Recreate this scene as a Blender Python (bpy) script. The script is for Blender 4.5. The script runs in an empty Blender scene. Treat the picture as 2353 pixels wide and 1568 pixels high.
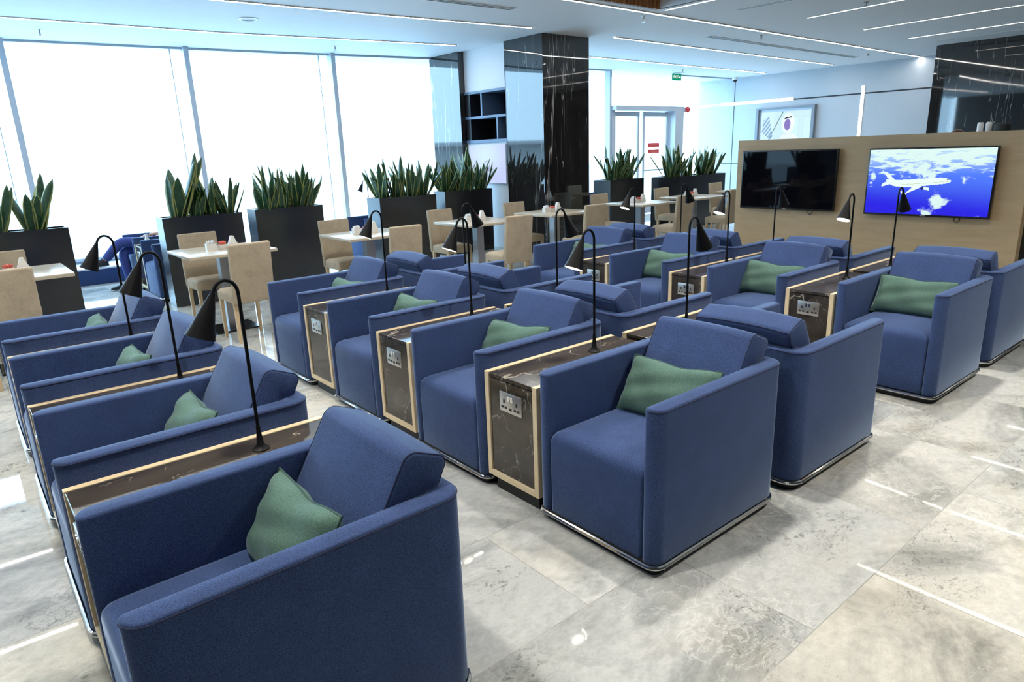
import bpy, bmesh, math, random
from mathutils import Vector, Matrix, noise
random.seed(7)
PI = math.pi
scene = bpy.context.scene
COL = scene.collection

# ------------------------------------------------------------------ materials
def lin(c):
    return tuple(((v / 255.0) / 12.92 if v / 255.0 <= 0.04045 else ((v / 255.0 + 0.055) / 1.055) ** 2.4) for v in c)

class NT:
    def __init__(self, name):
        self.m = bpy.data.materials.new(name); self.m.use_nodes = True
        self.t = self.m.node_tree; self.t.nodes.clear()
        self.out = self.n('ShaderNodeOutputMaterial')
    def n(self, typ, **kw):
        nd = self.t.nodes.new(typ)
        for k, v in kw.items(): setattr(nd, k, v)
        return nd
    def l(self, a, b): self.t.links.new(a, b)
    def val(self, sock, v): sock.default_value = v
    def coords(self, scale=(1, 1, 1), kind='Object', rnd=0.0):
        tc = self.n('ShaderNodeTexCoord'); mp = self.n('ShaderNodeMapping')
        mp.inputs['Scale'].default_value = scale
        self.l(tc.outputs[kind], mp.inputs['Vector'])
        if rnd:
            oi = self.n('ShaderNodeObjectInfo')
            mu = self.n('ShaderNodeMath', operation='MULTIPLY'); mu.inputs[1].default_value = rnd
            self.l(oi.outputs['Random'], mu.inputs[0]); self.l(mu.outputs[0], mp.inputs['Location'])
        return mp.outputs['Vector']
    def noise(self, vec, scale, detail=4, rough=0.5, dist=0.0):
        nd = self.n('ShaderNodeTexNoise')
        nd.inputs['Scale'].default_value = scale; nd.inputs['Detail'].default_value = detail
        nd.inputs['Roughness'].default_value = rough; nd.inputs['Distortion'].default_value = dist
        self.l(vec, nd.inputs['Vector']); return nd.outputs['Fac']
    def ramp(self, fac, stops):
        r = self.n('ShaderNodeValToRGB'); e = r.color_ramp.elements
        while len(e) < len(stops): e.new(0.5)
        for i, (p, c) in enumerate(stops):
            e[i].position = p; e[i].color = (*c, 1) if len(c) == 3 else c
        self.l(fac, r.inputs['Fac']); return r.outputs['Color']
    def mix(self, fac, a, b, mode='MIX'):
        m = self.n('ShaderNodeMix', data_type='RGBA', blend_type=mode)
        for s, v in ((m.inputs[0], fac), (m.inputs[6], a), (m.inputs[7], b)):
            if hasattr(v, 'is_output'): self.l(v, s)
            elif isinstance(v, (int, float)): s.default_value = v
            else: s.default_value = (*v, 1)
        return m.outputs[2]
    def math(self, op, a, b=None, clamp=False):
        m = self.n('ShaderNodeMath', operation=op, use_clamp=clamp)
        for s, v in ((m.inputs[0], a), (m.inputs[1], b)):
            if v is None: continue
            if hasattr(v, 'is_output'): self.l(v, s)
            else: s.default_value = v
        return m.outputs[0]
    def bsdf(self, color, rough=0.5, metal=0.0, spec=0.5, sheen=0.0, coat=0.0, bump=None, bumpd=0.001, bumps=0.3):
        p = self.n('ShaderNodeBsdfPrincipled')
        for key, v in (('Base Color', color), ('Roughness', rough), ('Metallic', metal), ('Specular IOR Level', spec), ('Sheen Weight', sheen), ('Coat Weight', coat)):
            s = p.inputs[key]
            if hasattr(v, 'is_output'): self.l(v, s)
            elif isinstance(v, (int, float)): s.default_value = v
            else: s.default_value = (*v, 1)
        p.inputs['Coat Roughness'].default_value = 0.05
        if bump is not None:
            b = self.n('ShaderNodeBump'); b.inputs['Strength'].default_value = bumps; b.inputs['Distance'].default_value = bumpd
            self.l(bump, b.inputs['Height']); self.l(b.outputs['Normal'], p.inputs['Normal'])
        self.l(p.outputs['BSDF'], self.out.inputs['Surface'])
        self.p = p
        return self.m

def plain(name, c, rough=0.5, metal=0.0, spec=0.5, var=0.0, coat=0.0):
    t = NT(name)
    if var:
        v = t.coords(rnd=20.0); f = t.noise(v, 6, 3)
        a = tuple(max(0, x * (1 - var)) for x in c); b = tuple(min(1, x * (1 + var)) for x in c)
        c = t.ramp(f, [(0.3, a), (0.7, b)])
    return t.bsdf(c, rough, metal, spec, coat=coat)

def fabric(name, dark, light, sc=420, sheen=0.25):
    t = NT(name); v = t.coords(rnd=9.0)
    f1 = t.noise(v, sc, 3, 0.7); f2 = t.noise(v, 9, 3, 0.5)
    c = t.ramp(f1, [(0.32, dark), (0.68, light)])
    c2 = t.ramp(f2, [(0.3, (0.9, 0.9, 0.9)), (0.7, (1.06, 1.06, 1.06))])
    col = t.mix(1.0, c, c2, 'MULTIPLY')
    m = t.bsdf(col, 0.85, 0, 0.2, sheen=sheen, bump=f1, bumpd=0.0012, bumps=0.35)
    t.p.inputs['Sheen Roughness'].default_value = 0.3
    t.p.inputs['Sheen Tint'].default_value = (0.62, 0.78, 1.0, 1)
    return m

def emis(name, c, s):
    t = NT(name); e = t.n('ShaderNodeEmission'); e.inputs['Color'].default_value = (*c, 1); e.inputs['Strength'].default_value = s
    t.l(e.outputs[0], t.out.inputs['Surface']); return t.m

def wood(name, a, b, scale=(1, 1, 1), rough=0.45, rnd=7.0):
    t = NT(name); v = t.coords(scale, rnd=rnd)
    f = t.noise(v, 3.0, 6, 0.6, 0.4); f2 = t.noise(v, 26.0, 3, 0.6)
    c = t.ramp(f, [(0.25, a), (0.75, b)])
    c = t.mix(0.18, c, t.ramp(f2, [(0.35, a), (0.65, b)]))
    return t.bsdf(c, rough, 0, 0.4)

def vein_marble(name, base, base2, vein, rough, scale=1.0, amt=1.0, spec=0.5, stretch=(1, 1, 1), rot=(0, 0, 0), rnd=13.0):
    t = NT(name); v = t.coords(rnd=rnd)
    mp = t.n('ShaderNodeMapping'); mp.inputs['Rotation'].default_value = rot; mp.inputs['Scale'].default_value = stretch
    t.l(v, mp.inputs['Vector']); v = mp.outputs['Vector']
    def ridge(sc, det, w, dist):
        f = t.noise(v, sc * scale, det, 0.55, dist)
        d = t.math('ABSOLUTE', t.math('SUBTRACT', f, 0.5))
        return t.math('SUBTRACT', 1.0, t.math('DIVIDE', d, w, True), True)
    r1 = ridge(1.1, 4, 0.009, 0.3); r2 = ridge(2.6, 3, 0.007, 0.5)
    mk = t.ramp(t.noise(v, 1.3 * scale, 2), [(0.45, (0, 0, 0)), (0.62, (1, 1, 1))])
    mk2 = t.ramp(t.noise(v, 3.0 * scale, 2), [(0.5, (0, 0, 0)), (0.65, (1, 1, 1))])
    k = t.math('MAXIMUM', t.math('MULTIPLY', r1, mk), t.math('MULTIPLY', r2, mk2))
    k = t.math('MULTIPLY', t.math('POWER', k, 1.5), amt, True)
    c0 = t.ramp(t.noise(v, 2.2 * scale, 6, 0.6), [(0.3, base), (0.7, base2)])
    return t.bsdf(t.mix(k, c0, vein), rough, 0, spec)

M = {}
M['blue'] = fabric('blue_woven_fabric', lin((30, 42, 75)), lin((74, 95, 140)), 420, 0.6)
M['blue_pipe'] = plain('blue_piping', lin((24, 34, 66)), 0.8)
M['green'] = fabric('green_woven_fabric', lin((58, 84, 76)), lin((102, 132, 118)), 380, 0.2)
M['green_pipe'] = plain('green_piping', lin((48, 78, 68)), 0.8)
M['chrome'] = plain('polished_chrome', (0.75, 0.74, 0.72), 0.12, 1.0)
M['black'] = plain('black_plastic', (0.008, 0.008, 0.009), 0.5)
M['lamp'] = plain('black_lacquer', (0.006, 0.006, 0.007), 0.45, 0, 0.15)
M['reflector'] = plain('white_reflector', (0.85, 0.85, 0.83), 0.4)
M['bulb'] = emis('lamp_bulb_light', (1.0, 0.95, 0.86), 14.0)
M['ash'] = wood('ash_wood', lin((218, 194, 154)), lin((240, 222, 186)), (3, 0.6, 3))
M['panelwood'] = wood('oak_panel', lin((172, 147, 112)), lin((190, 166, 131)), (0.5, 2, 4), 0.5)
M['darkmarble'] = vein_marble('dark_veined_stone', lin((46, 41, 37)), lin((78, 71, 63)), lin((206, 198, 184)), 0.10, 2.6, 0.75, stretch=(1, 0.5, 0.8), rot=(0.3, 0.2, 0.7))
M['colmarble'] = vein_marble('black_veined_marble', (0.012, 0.011, 0.011), (0.022, 0.021, 0.021), lin((226, 226, 222)), 0.03, 1.1, 1.0, spec=1.0, stretch=(2.0, 2.0, 0.16), rot=(0.16, 0.2, 0.3), rnd=0.0)
M['plate'] = plain('satin_nickel', (0.55, 0.53, 0.5), 0.35, 0.9)
M['hole'] = plain('socket_hole_black', (0.01, 0.01, 0.01), 0.6)
M['beige'] = fabric('beige_leather', lin((174, 159, 136)), lin((186, 171, 148)), 60, 0.0)
M['leg'] = wood('pale_beech', lin((196, 170, 130)), lin((216, 192, 156)), (4, 4, 0.7))
M['tabletop'] = wood('bleached_ash_laminate', lin((186, 172, 150)), lin((206, 194, 174)), (1, 4, 4), 0.22)
M['greyframe'] = plain('grey_screen_frame', (0.20, 0.23, 0.27), 0.4)
M['steel'] = plain('brushed_steel', (0.42, 0.42, 0.43), 0.35, 1.0)
M['darksteel'] = plain('dark_steel_plate', (0.06, 0.06, 0.065), 0.15, 0.8)
M['planter'] = plain('black_planter_laminate', (0.012, 0.012, 0.014), 0.22, 0, 1.0)
M['soil'] = plain('dark_soil', (0.02, 0.015, 0.01), 0.95, var=0.4)
M['white'] = plain('white_ceramic', (0.82, 0.81, 0.78), 0.3)
M['paper'] = plain('white_paper', (0.85, 0.84, 0.8), 0.8)
M['pink'] = plain('pink_sachet_paper', lin((226, 120, 104)), 0.7, var=0.25)
M['wall'] = plain('white_painted_wall', (0.44, 0.48, 0.52), 0.55, var=0.01)
M['walldim'] = plain('grey_wall_finish', (0.08, 0.075, 0.07), 0.6)
M['ceil'] = plain('white_ceiling_paint', (0.72, 0.73, 0.75), 0.7, var=0.01)
M['strip'] = emis('led_strip_light', (1.0, 0.96, 0.91), 46.0)
M['stripsoft'] = emis('led_strip_soft_light', (1.0, 0.95, 0.88), 17.0)
M['wallstrip'] = emis('led_wall_strip_light', (1.0, 0.98, 0.95), 4.0)
M['spot'] = emis('downlight_glow', (1.0, 0.95, 0.88), 60.0)
M['mullion'] = plain('white_aluminium_mullion', (0.50, 0.55, 0.62), 0.35)
M['groove'] = plain('dark_groove', (0.012, 0.012, 0.014), 0.6)
M['vent'] = plain('grey_vent_slot', (0.12, 0.13, 0.14), 0.6)
M['batten'] = wood('warm_oak_batten', lin((150, 98, 54)), lin((178, 124, 74)), (4, 4, 0.6))
M['tvblack'] = plain('tv_bezel_black', (0.006, 0.006, 0.008), 0.25)
M['screenoff'] = plain('tv_screen_off', (0.003, 0.003, 0.005), 0.03, 0, 0.12)
M['red'] = plain('red_sign_enamel', lin((214, 60, 64)), 0.5)
M['greensign'] = emis('exit_sign_green', lin((20, 150, 112)), 0.9)
M['signwhite'] = emis('exit_sign_white', (1, 1, 1), 1.1)
M['navysill'] = plain('navy_window_ledge', lin((30, 56, 104)), 0.45)
M['ledgetop'] = plain('pale_ledge_top', (0.6, 0.66, 0.74), 0.4)
M['shelfblue'] = plain('blue_grey_shelf_board', lin((92, 112, 140)), 0.4)
M['shelfdark'] = plain('black_shelf_back', (0.008, 0.008, 0.01), 0.4)
M['jeans'] = fabric('blue_denim', lin((44, 54, 110)), lin((78, 92, 160)), 200, 0.1)
M['shirt'] = plain('grey_cotton', lin((120, 126, 140)), 0.85)
M['skin'] = plain('skin', lin((196, 150, 124)), 0.55)
M['hair'] = plain('dark_hair', (0.02, 0.014, 0.01), 0.6)
M['shoe'] = plain('black_suede_shoe', (0.012, 0.014, 0.022), 0.6)
M['sole'] = plain('pale_rubber_sole', (0.5, 0.55, 0.6), 0.6)
M['twig'] = plain('grey_twig', (0.12, 0.11, 0.1), 0.8)
M['brown'] = plain('brown_bean_hopper', lin((72, 40, 30)), 0.3)
M['apron'] = plain('pale_concrete_apron', (0.55, 0.57, 0.58), 0.8, var=0.05)
M['farbuild'] = plain('pale_terminal_cladding', (0.60, 0.58, 0.56), 0.7)
M['farblue'] = plain('pale_blue_cladding', (0.42, 0.42, 0.42), 0.7)

# leaf: dark green with pale margins (attribute written per corner)
t = NT('snake_plant_leaf'); a = t.n('ShaderNodeAttribute'); a.attribute_name = 'edge'
v = t.coords((1, 1, 1)); f = t.noise(v, 40, 3, 0.6)
g = t.ramp(f, [(0.35, lin((18, 52, 34))), (0.7, lin((46, 92, 58)))])
k = t.ramp(a.outputs['Fac'], [(0.72, (0, 0, 0)), (0.9, (1, 1, 1))])
M['leaf'] = t.bsdf(t.mix(k, g, lin((172, 176, 104))), 0.4, 0, 0.5)

# screens driven by per-face colours of the programme shown
t = NT('screen_picture'); a = t.n('ShaderNodeAttribute'); a.attribute_name = 'picture'
e = t.n('ShaderNodeEmission'); e.inputs['Strength'].default_value = 1.0
t.l(a.outputs['Color'], e.inputs['Color'])
gl = t.n('ShaderNodeBsdfGlossy'); gl.inputs['Roughness'].default_value = 0.03; gl.inputs['Color'].default_value = (0.012, 0.012, 0.012, 1)
ad = t.n('ShaderNodeAddShader'); t.l(e.outputs[0], ad.inputs[0]); t.l(gl.outputs[0], ad.inputs[1]); t.l(ad.outputs[0], t.out.inputs['Surface'])
M['picture'] = t.m

# clear glass pane
t = NT('clear_window_glass'); tr = t.n('ShaderNodeBsdfTransparent'); tr.inputs['Color'].default_value = (0.95, 0.98, 1, 1)
gl = t.n('ShaderNodeBsdfGlossy'); gl.inputs['Roughness'].default_value = 0.0
lw = t.n('ShaderNodeLayerWeight'); lw.inputs['Blend'].default_value = 0.5
fr = t.math('ADD', t.math('MULTIPLY', t.math('POWER', lw.outputs['Facing'], 5.0), 0.75), 0.03)
mx = t.n('ShaderNodeMixShader'); t.l(fr, mx.inputs[0]); t.l(tr.outputs[0], mx.inputs[1]); t.l(gl.outputs[0], mx.inputs[2])
t.l(mx.outputs[0], t.out.inputs['Surface']); M['glass'] = t.m

# polished stone floor tiles
t = NT('polished_marble_tiles')
v = t.coords((1, 1, 1)); sh = t.n('ShaderNodeMapping'); sh.inputs['Location'].default_value = (0.175, 0.02, 0); sh.inputs['Rotation'].default_value = (0, 0, PI / 2)
t.l(v, sh.inputs['Vector'])
br = t.n('ShaderNodeTexBrick'); br.offset = 0.5; br.inputs['Scale'].default_value = 1.0
br.inputs['Mortar Size'].default_value = 0.0022; br.inputs['Mortar Smooth'].default_value = 0.2
br.inputs['Brick Width'].default_value = 0.92; br.inputs['Row Height'].default_value = 0.6
br.inputs['Color1'].default_value = (0.0, 0.0, 0.0, 1); br.inputs['Color2'].default_value = (1, 1, 1, 1); br.inputs['Mortar'].default_value = (0.5, 0.5, 0.5, 1)
t.l(sh.outputs['Vector'], br.inputs['Vector'])
# each tile samples its own bit of stone
off = t.n('ShaderNodeVectorMath', operation='SCALE'); off.inputs['Scale'].default_value = 37.0
t.l(br.outputs['Color'], off.inputs[0])
va = t.n('ShaderNodeVectorMath', operation='ADD'); t.l(v, va.inputs[0]); t.l(off.outputs[0], va.inputs[1])
st = t.n('ShaderNodeMapping'); st.inputs['Scale'].default_value = (1.0, 0.7, 1); st.inputs['Rotation'].default_value = (0, 0, 0.6); t.l(va.outputs[0], st.inputs['Vector'])
sv = st.outputs['Vector']
tone = t.ramp(br.outputs['Color'], [(0.0, lin((170, 172, 171))), (0.3, lin((199, 200, 196))), (0.7, lin((202, 199, 188))), (1.0, lin((186, 187, 184)))])
cloud = t.ramp(t.noise(sv, 2.0, 8, 0.66, 0.8), [(0.34, (0.50, 0.51, 0.51)), (0.45, (0.80, 0.80, 0.80)), (0.54, (1.03, 1.03, 1.02)), (0.75, (1.07, 1.06, 1.03))])
col = t.mix(1.0, tone, cloud, 'MULTIPLY')
fine = t.ramp(t.noise(sv, 30, 6, 0.75), [(0.35, (0.84, 0.84, 0.84)), (0.6, (1.06, 1.06, 1.06))])
col = t.mix(1.0, col, fine, 'MULTIPLY')
def ridge(sc, wdt, det, dist):
    f = t.noise(sv, sc, det, 0.6, dist)
    return t.math('SUBTRACT', 1.0, t.math('DIVIDE', t.math('ABSOLUTE', t.math('SUBTRACT', f, 0.5)), wdt, True), True)
patch = t.ramp(t.noise(sv, 1.7, 3, 0.5), [(0.48, (0, 0, 0)), (0.60, (1, 1, 1))])
patch2 = t.ramp(t.noise(sv, 2.9, 3, 0.5, 0.4), [(0.52, (0, 0, 0)), (0.62, (1, 1, 1))])
col = t.mix(t.math('MULTIPLY', t.math('MULTIPLY', ridge(9, 0.02, 5, 0.8), 0.42), patch), col, lin((232, 231, 226)))
sp = t.math('MULTIPLY', t.math('MULTIPLY', t.math('SUBTRACT', t.noise(sv, 30, 9, 0.85), 0.51, True), 8.0, True), patch2)
col = t.mix(t.math('MULTIPLY', sp, 0.9), col, lin((84, 83, 80)))
col = t.mix(t.math('MULTIPLY', t.math('MULTIPLY', ridge(5, 0.010, 7, 1.2), 0.5), patch2), col, lin((104, 101, 96)))
rust = t.ramp(t.noise(sv, 1.5, 4, 0.6), [(0.52, (0, 0, 0)), (0.72, (1, 1, 1))])
col = t.mix(t.math('MULTIPLY', rust, 0.22), col, lin((216, 200, 160)))
col = t.mix(t.math('MULTIPLY', br.outputs['Fac'], 0.5), col, lin((126, 124, 118)))
M['floor'] = t.bsdf(col, 0.03, 0, 0.24)

# ------------------------------------------------------------------ mesh helpers
def new(): return bmesh.new()

def rbox(bm, c, s, bev=0.0, seg=2, rot=None, taper=None):
    b = bmesh.new(); bmesh.ops.create_cube(b, size=1.0)
    for vv in b.verts:
        k = 1.0
        if taper is not None and vv.co.z < 0: k = taper
        vv.co = Vector((vv.co.x * s[0] * k, vv.co.y * s[1] * k, vv.co.z * s[2]))
    if bev > 0: bmesh.ops.bevel(b, geom=b.edges[:], offset=bev, segments=seg, profile=0.5, affect='EDGES')
    mat = Matrix.Translation(Vector(c))
    if rot is not None: mat = mat @ rot
    bmesh.ops.transform(b, matrix=mat, verts=b.verts)
    me = bpy.data.meshes.new('tmp'); b.to_mesh(me); b.free(); bm.from_mesh(me); bpy.data.meshes.remove(me)
    return bm

def box(bm, x0, x1, y0, y1, z0, z1, bev=0.0, seg=2):
    return rbox(bm, ((x0 + x1) / 2, (y0 + y1) / 2, (z0 + z1) / 2), (x1 - x0, y1 - y0, z1 - z0), bev, seg)

def round_poly(cs, seg=6):
    out = []; n = len(cs)
    for i in range(n):
        P = Vector(cs[i][:2]); r = cs[i][2] if len(cs[i]) > 2 else 0
        if r <= 0: out.append(P); continue
        A = Vector(cs[i - 1][:2]); B = Vector(cs[(i + 1) % n][:2])
        u = (A - P).normalized(); w = (B - P).normalized(); th = u.angle(w)
        tl = r / math.tan(th / 2); bis = (u + w).normalized(); cen = P + bis * (r / math.sin(th / 2))
        s = P + u * tl; e = P + w * tl
        a0 = math.atan2(s.y - cen.y, s.x - cen.x); a1 = math.atan2(e.y - cen.y, e.x - cen.x)
        da = (a1 - a0 + PI) % (2 * PI) - PI
        for k in range(seg + 1):
            a = a0 + da * k / seg; out.append(Vector((cen.x + r * math.cos(a), cen.y + r * math.sin(a))))
    return out

def inset(pts, d):
    n = len(pts); out = []
    for i in range(n):
        e1 = (pts[i] - pts[i - 1]); e2 = (pts[(i + 1) % n] - pts[i])
        if e1.length < 1e-9: e1 = e2
        if e2.length < 1e-9: e2 = e1
        e1 = e1.normalized(); e2 = e2.normalized()
        n1 = Vector((-e1.y, e1.x)); n2 = Vector((-e2.y, e2.x)); nn = n1 + n2
        k = max(0.35, nn.length / 2); nn = nn.normalized()
        out.append(pts[i] + nn * (d / k))
    return out

def prism(bm, pts, rings):
    """pts CCW outline, rings [(inset, z)] bottom to top; capped"""
    loops = []
    for d, z in rings:
        q = inset(pts, d) if abs(d) > 1e-9 else pts
        loops.append([bm.verts.new((p.x, p.y, z)) for p in q])
    n = len(pts)
    for a, b in zip(loops, loops[1:]):
        for i in range(n): bm.faces.new((a[i], a[(i + 1) % n], b[(i + 1) % n], b[i]))
    bm.faces.new(list(reversed(loops[0]))); bm.faces.new(loops[-1])
    return bm

def tube(bm, path, r, seg=8, closed=False, r_end=None):
    path = [Vector(p) for p in path]; n = len(path); rings = []
    up = None
    for i, p in enumerate(path):
        if closed: tan = (path[(i + 1) % n] - path[i - 1]).normalized()
        else: tan = (path[min(i + 1, n - 1)] - path[max(i - 1, 0)]).normalized()
        if up is None:
            up = Vector((0, 0, 1)) if abs(tan.z) < 0.9 else Vector((1, 0, 0))
        side = tan.cross(up)
        if side.length < 1e-6: side = tan.orthogonal()
        side.normalize(); up = side.cross(tan).normalized()
        rr = r if r_end is None else r + (r_end - r) * i / (n - 1)
        rings.append([bm.verts.new(p + side * rr * math.cos(2 * PI * k / seg) + up * rr * math.sin(2 * PI * k / seg)) for k in range(seg)])
    m = n if closed else n - 1
    for i in range(m):
        a = rings[i]; b = rings[(i + 1) % n]
        for k in range(seg): bm.faces.new((a[k], b[k], b[(k + 1) % seg], a[(k + 1) % seg]))
    if not closed: bm.faces.new(rings[0]); bm.faces.new(list(reversed(rings[-1])))
    return bm

def lathe(bm, prof, seg=24, mat=None):
    """prof [(r,z)] ; r=0 ends close"""
    M0 = mat or Matrix.Identity(4); rings = []
    for r, z in prof:
        if r < 1e-7: rings.append([bm.verts.new(M0 @ Vector((0, 0, z)))])
        else: rings.append([bm.verts.new(M0 @ Vector((r * math.cos(2 * PI * k / seg), r * math.sin(2 * PI * k / seg), z))) for k in range(seg)])
    for a, b in zip(rings, rings[1:]):
        for k in range(seg):
            q = [a[k % len(a)], a[(k + 1) % seg % len(a)], b[(k + 1) % seg % len(b)], b[k % len(b)]]
            u = []
            for vv in q:
                if vv not in u: u.append(vv)
            if len(u) > 2: bm.faces.new(u)
    if len(rings[0]) > 2: bm.faces.new(list(reversed(rings[0])))
    if len(rings[-1]) > 2: bm.faces.new(rings[-1])
    return bm

def obj(name, bm, mat, parent=None, smooth=35, loc=None):
    me = bpy.data.meshes.new(name)
    bmesh.ops.recalc_face_normals(bm, faces=bm.faces)
    bm.to_mesh(me); bm.free()
    if smooth:
        for p in me.polygons: p.use_smooth = True
        me.set_sharp_from_angle(angle=math.radians(smooth))
    for m in (mat if isinstance(mat, (list, tuple)) else [mat]): me.materials.append(m)
    o = bpy.data.objects.new(name, me); COL.objects.link(o)
    if parent: o.parent = parent
    if loc: o.location = loc
    return o

def tag(o, label=None, cat=None, group=None, kind=None):
    if label: o['label'] = label
    if cat: o['category'] = cat
    if group: o['group'] = group
    if kind: o['kind'] = kind
    return o

def thing(name, label, cat, loc=(0, 0, 0), rz=0.0, group=None):
    o = bpy.data.objects.new(name, None); COL.objects.link(o); o.empty_display_size = 0.1
    o.location = loc; o.rotation_euler = (0, 0, rz)
    return tag(o, label, cat, group)

def dup(root, loc, rz=0.0, label=None, group=None, rot=None):
    r = root.copy(); COL.objects.link(r); r.location = loc
    r.rotation_euler = rot if rot else (0, 0, rz)
    if label: r['label'] = label
    if group: r['group'] = group
    for ch in list(root.children):
        c = ch.copy(); COL.objects.link(c); c.parent = r
        for g in list(ch.children):
            d2 = g.copy(); COL.objects.link(d2); d2.parent = c
    return r

def struct(name, bm, mat, smooth=0, parent=None):
    o = obj(name, bm, mat, parent, smooth)
    if not parent: o['kind'] = 'structure'
    return o

# ------------------------------------------------------------------ camera
R3 = ((0.64178953, 0.76611037, -0.03436718), (0.18696045, -0.1997689, -0.96184103), (-0.74374189, 0.61087420, -0.27144193))
cam = bpy.data.cameras.new('camera'); camo = bpy.data.objects.new('camera', cam); COL.objects.link(camo)
cam.sensor_width = 36.0; cam.lens = 23.70987; cam.clip_end = 500; cam.clip_start = 0.05
camo.matrix_world = Matrix(((R3[0][0], -R3[1][0], -R3[2][0], 2.02877), (R3[0][1], -R3[1][1], -R3[2][1], -1.78497), (R3[0][2], -R3[1][2], -R3[2][2], 1.57990), (0, 0, 0, 1)))
scene.camera = camo

# ------------------------------------------------------------------ lounge armchair
W, D, H, TA, TB = 0.655, 0.851, 0.68, 0.072, 0.078
w, d = W / 2, D / 2

def rr_prism(bm, x0, x1, y0, y1, r, rings):
    loops = []
    for q, z in rings:
        rr = min(max(.006, r + q * .6), .8 * ((x1 - x0) / 2 - q))
        pts = round_poly([(x0 + q, y0 + q, rr), (x1 - q, y0 + q, rr), (x1 - q, y1 - q, rr), (x0 + q, y1 - q, rr)], 5)
        loops.append([bm.verts.new((p.x, p.y, z)) for p in pts])
    n = len(loops[0])
    for a, b in zip(loops, loops[1:]):
        for i in range(n): bm.faces.new((a[i], a[(i + 1) % n], b[(i + 1) % n], b[i]))
    bm.faces.new(list(reversed(loops[0]))); bm.faces.new(loops[-1])

def make_armchair(label):
    root = thing('armchair', label, 'armchair')
    cs = [(-w, -d, .05), (-w + TA, -d, .018), (-w + TA, d - TB, .02), (w - TA, d - TB, .02), (w - TA, -d, .018), (w, -d, .05), (w, d, .07), (-w, d, .07)]
    pts = round_poly(cs, 7)
    bm = new()
    prism(bm, pts, [(0.004, .052), (0.0, .058), (0, .3), (0, H - .011), (.001, H - .006), (.0035, H - .002), (.008, H)])
    shell = obj('shell', bm, M['blue'], root, 40)
    # piping seam along the outer top edge
    outer = round_poly([(-w, -d, .05), (w, -d, .05), (w, d, .07), (-w, d, .07)], 7)
    k = len(outer) // 4
    path = outer[k + 0:] + outer[:k]          # from front right round the back to front left
    bm = new()
    c2 = inset(outer, -0.0005); path = c2[k:] + c2[:k]
    tube(bm, [(p.x, p.y, H - .009) for p in path], .0021, 6)
    obj('piping', bm, M['blue_pipe'], shell)
    # seat
    sx = w - TA - .003
    bm = new()
    rr_prism(bm, -sx, sx, -d + .004, d - TB - .005, .018, [(0.002, .056), (0, .06), (0, .2), (-0.001, .34), (0, .385), (.004, .404), (.013, .42), (.028, .431), (.05, .4365), (.09, .441), (.15, .445), (.22, .4465)])
    obj('seat', bm, M['blue'], root, 50)
    # wedge back cushion
    prof = round_poly([(.50, .43, .03), (.722, .812, .04), (.852, .757, .028), (.815, .684, .02), (.768, .66, .03), (.768, .43, .03)], 6)
    prof = list(reversed(prof))
    cx = sum(p.x for p in prof) / len(prof); cz = sum(p.y for p in prof) / len(prof)
    xw = w - TA - .006
    st = [(-1.0, .010), (-.988, .004), (-.97, .001)] + [(-.93 + 1.86 * i / 12, 0) for i in range(13)] + [(.97, .001), (.988, .004), (1.0, .010)]
    bm = new(); loops = []
    for u, ins in st:
        q = inset(prof, ins) if ins else prof
        lp = []
        for p in q:
            cr = 1 - u * u
            up = max(0, (p.y - .62) / .2)
            fr = max(0.0, min(1.0, (p.y - .45) / .2)) if p.x < .74 else 0
            lp.append(bm.verts.new((u * xw, p.x - d - .016 * cr * fr * (0.6 + .4 * math.cos(u * 2)), p.y + .012 * cr * up)))
        loops.append(lp)
    n = len(prof)
    for a, b in zip(loops, loops[1:]):
        for i in range(n): bm.faces.new((a[i], a[(i + 1) % n], b[(i + 1) % n], b[i]))
    bm.faces.new(loops[0]); bm.faces.new(list(reversed(loops[-1])))
    bc = obj('back_cushion', bm, M['blue'], root, 60)
    bm = new()
    for sgn in (-1, 1):
        tube(bm, [(sgn * (xw * .978), p.x - d, p.y) for p in inset(prof, .0012)], .0022, 5, True)
    # rear seam of the top panel
    rr = [p for p in prof if p.x > .83 and p.y > .73]
    top = max(prof, key=lambda p: p.x)
    tube(bm, [(xw * (-.96 + 1.92 * i / 10), top.x - d - .001, top.y + .006 + .012 * (1 - (-.96 + 1.92 * i / 10) ** 2)) for i in range(11)], .0025, 5)
    obj('piping', bm, M['blue_pipe'], bc)
    # chrome base rim and dark plinth
    rim = inset(round_poly([(-w, -d, .05), (w, -d, .05), (w, d, .07), (-w, d, .07)], 6), -.002)
    bm = new(); tube(bm, [(p.x, p.y, .042) for p in rim], .0095, 8, True)
    obj('base_rim', bm, M['chrome'], root)
    bm = new(); prism(bm, inset(rim, .022), [(0, 0), (0, .053)])
    obj('plinth', bm, M['black'], root)
    return root

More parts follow.
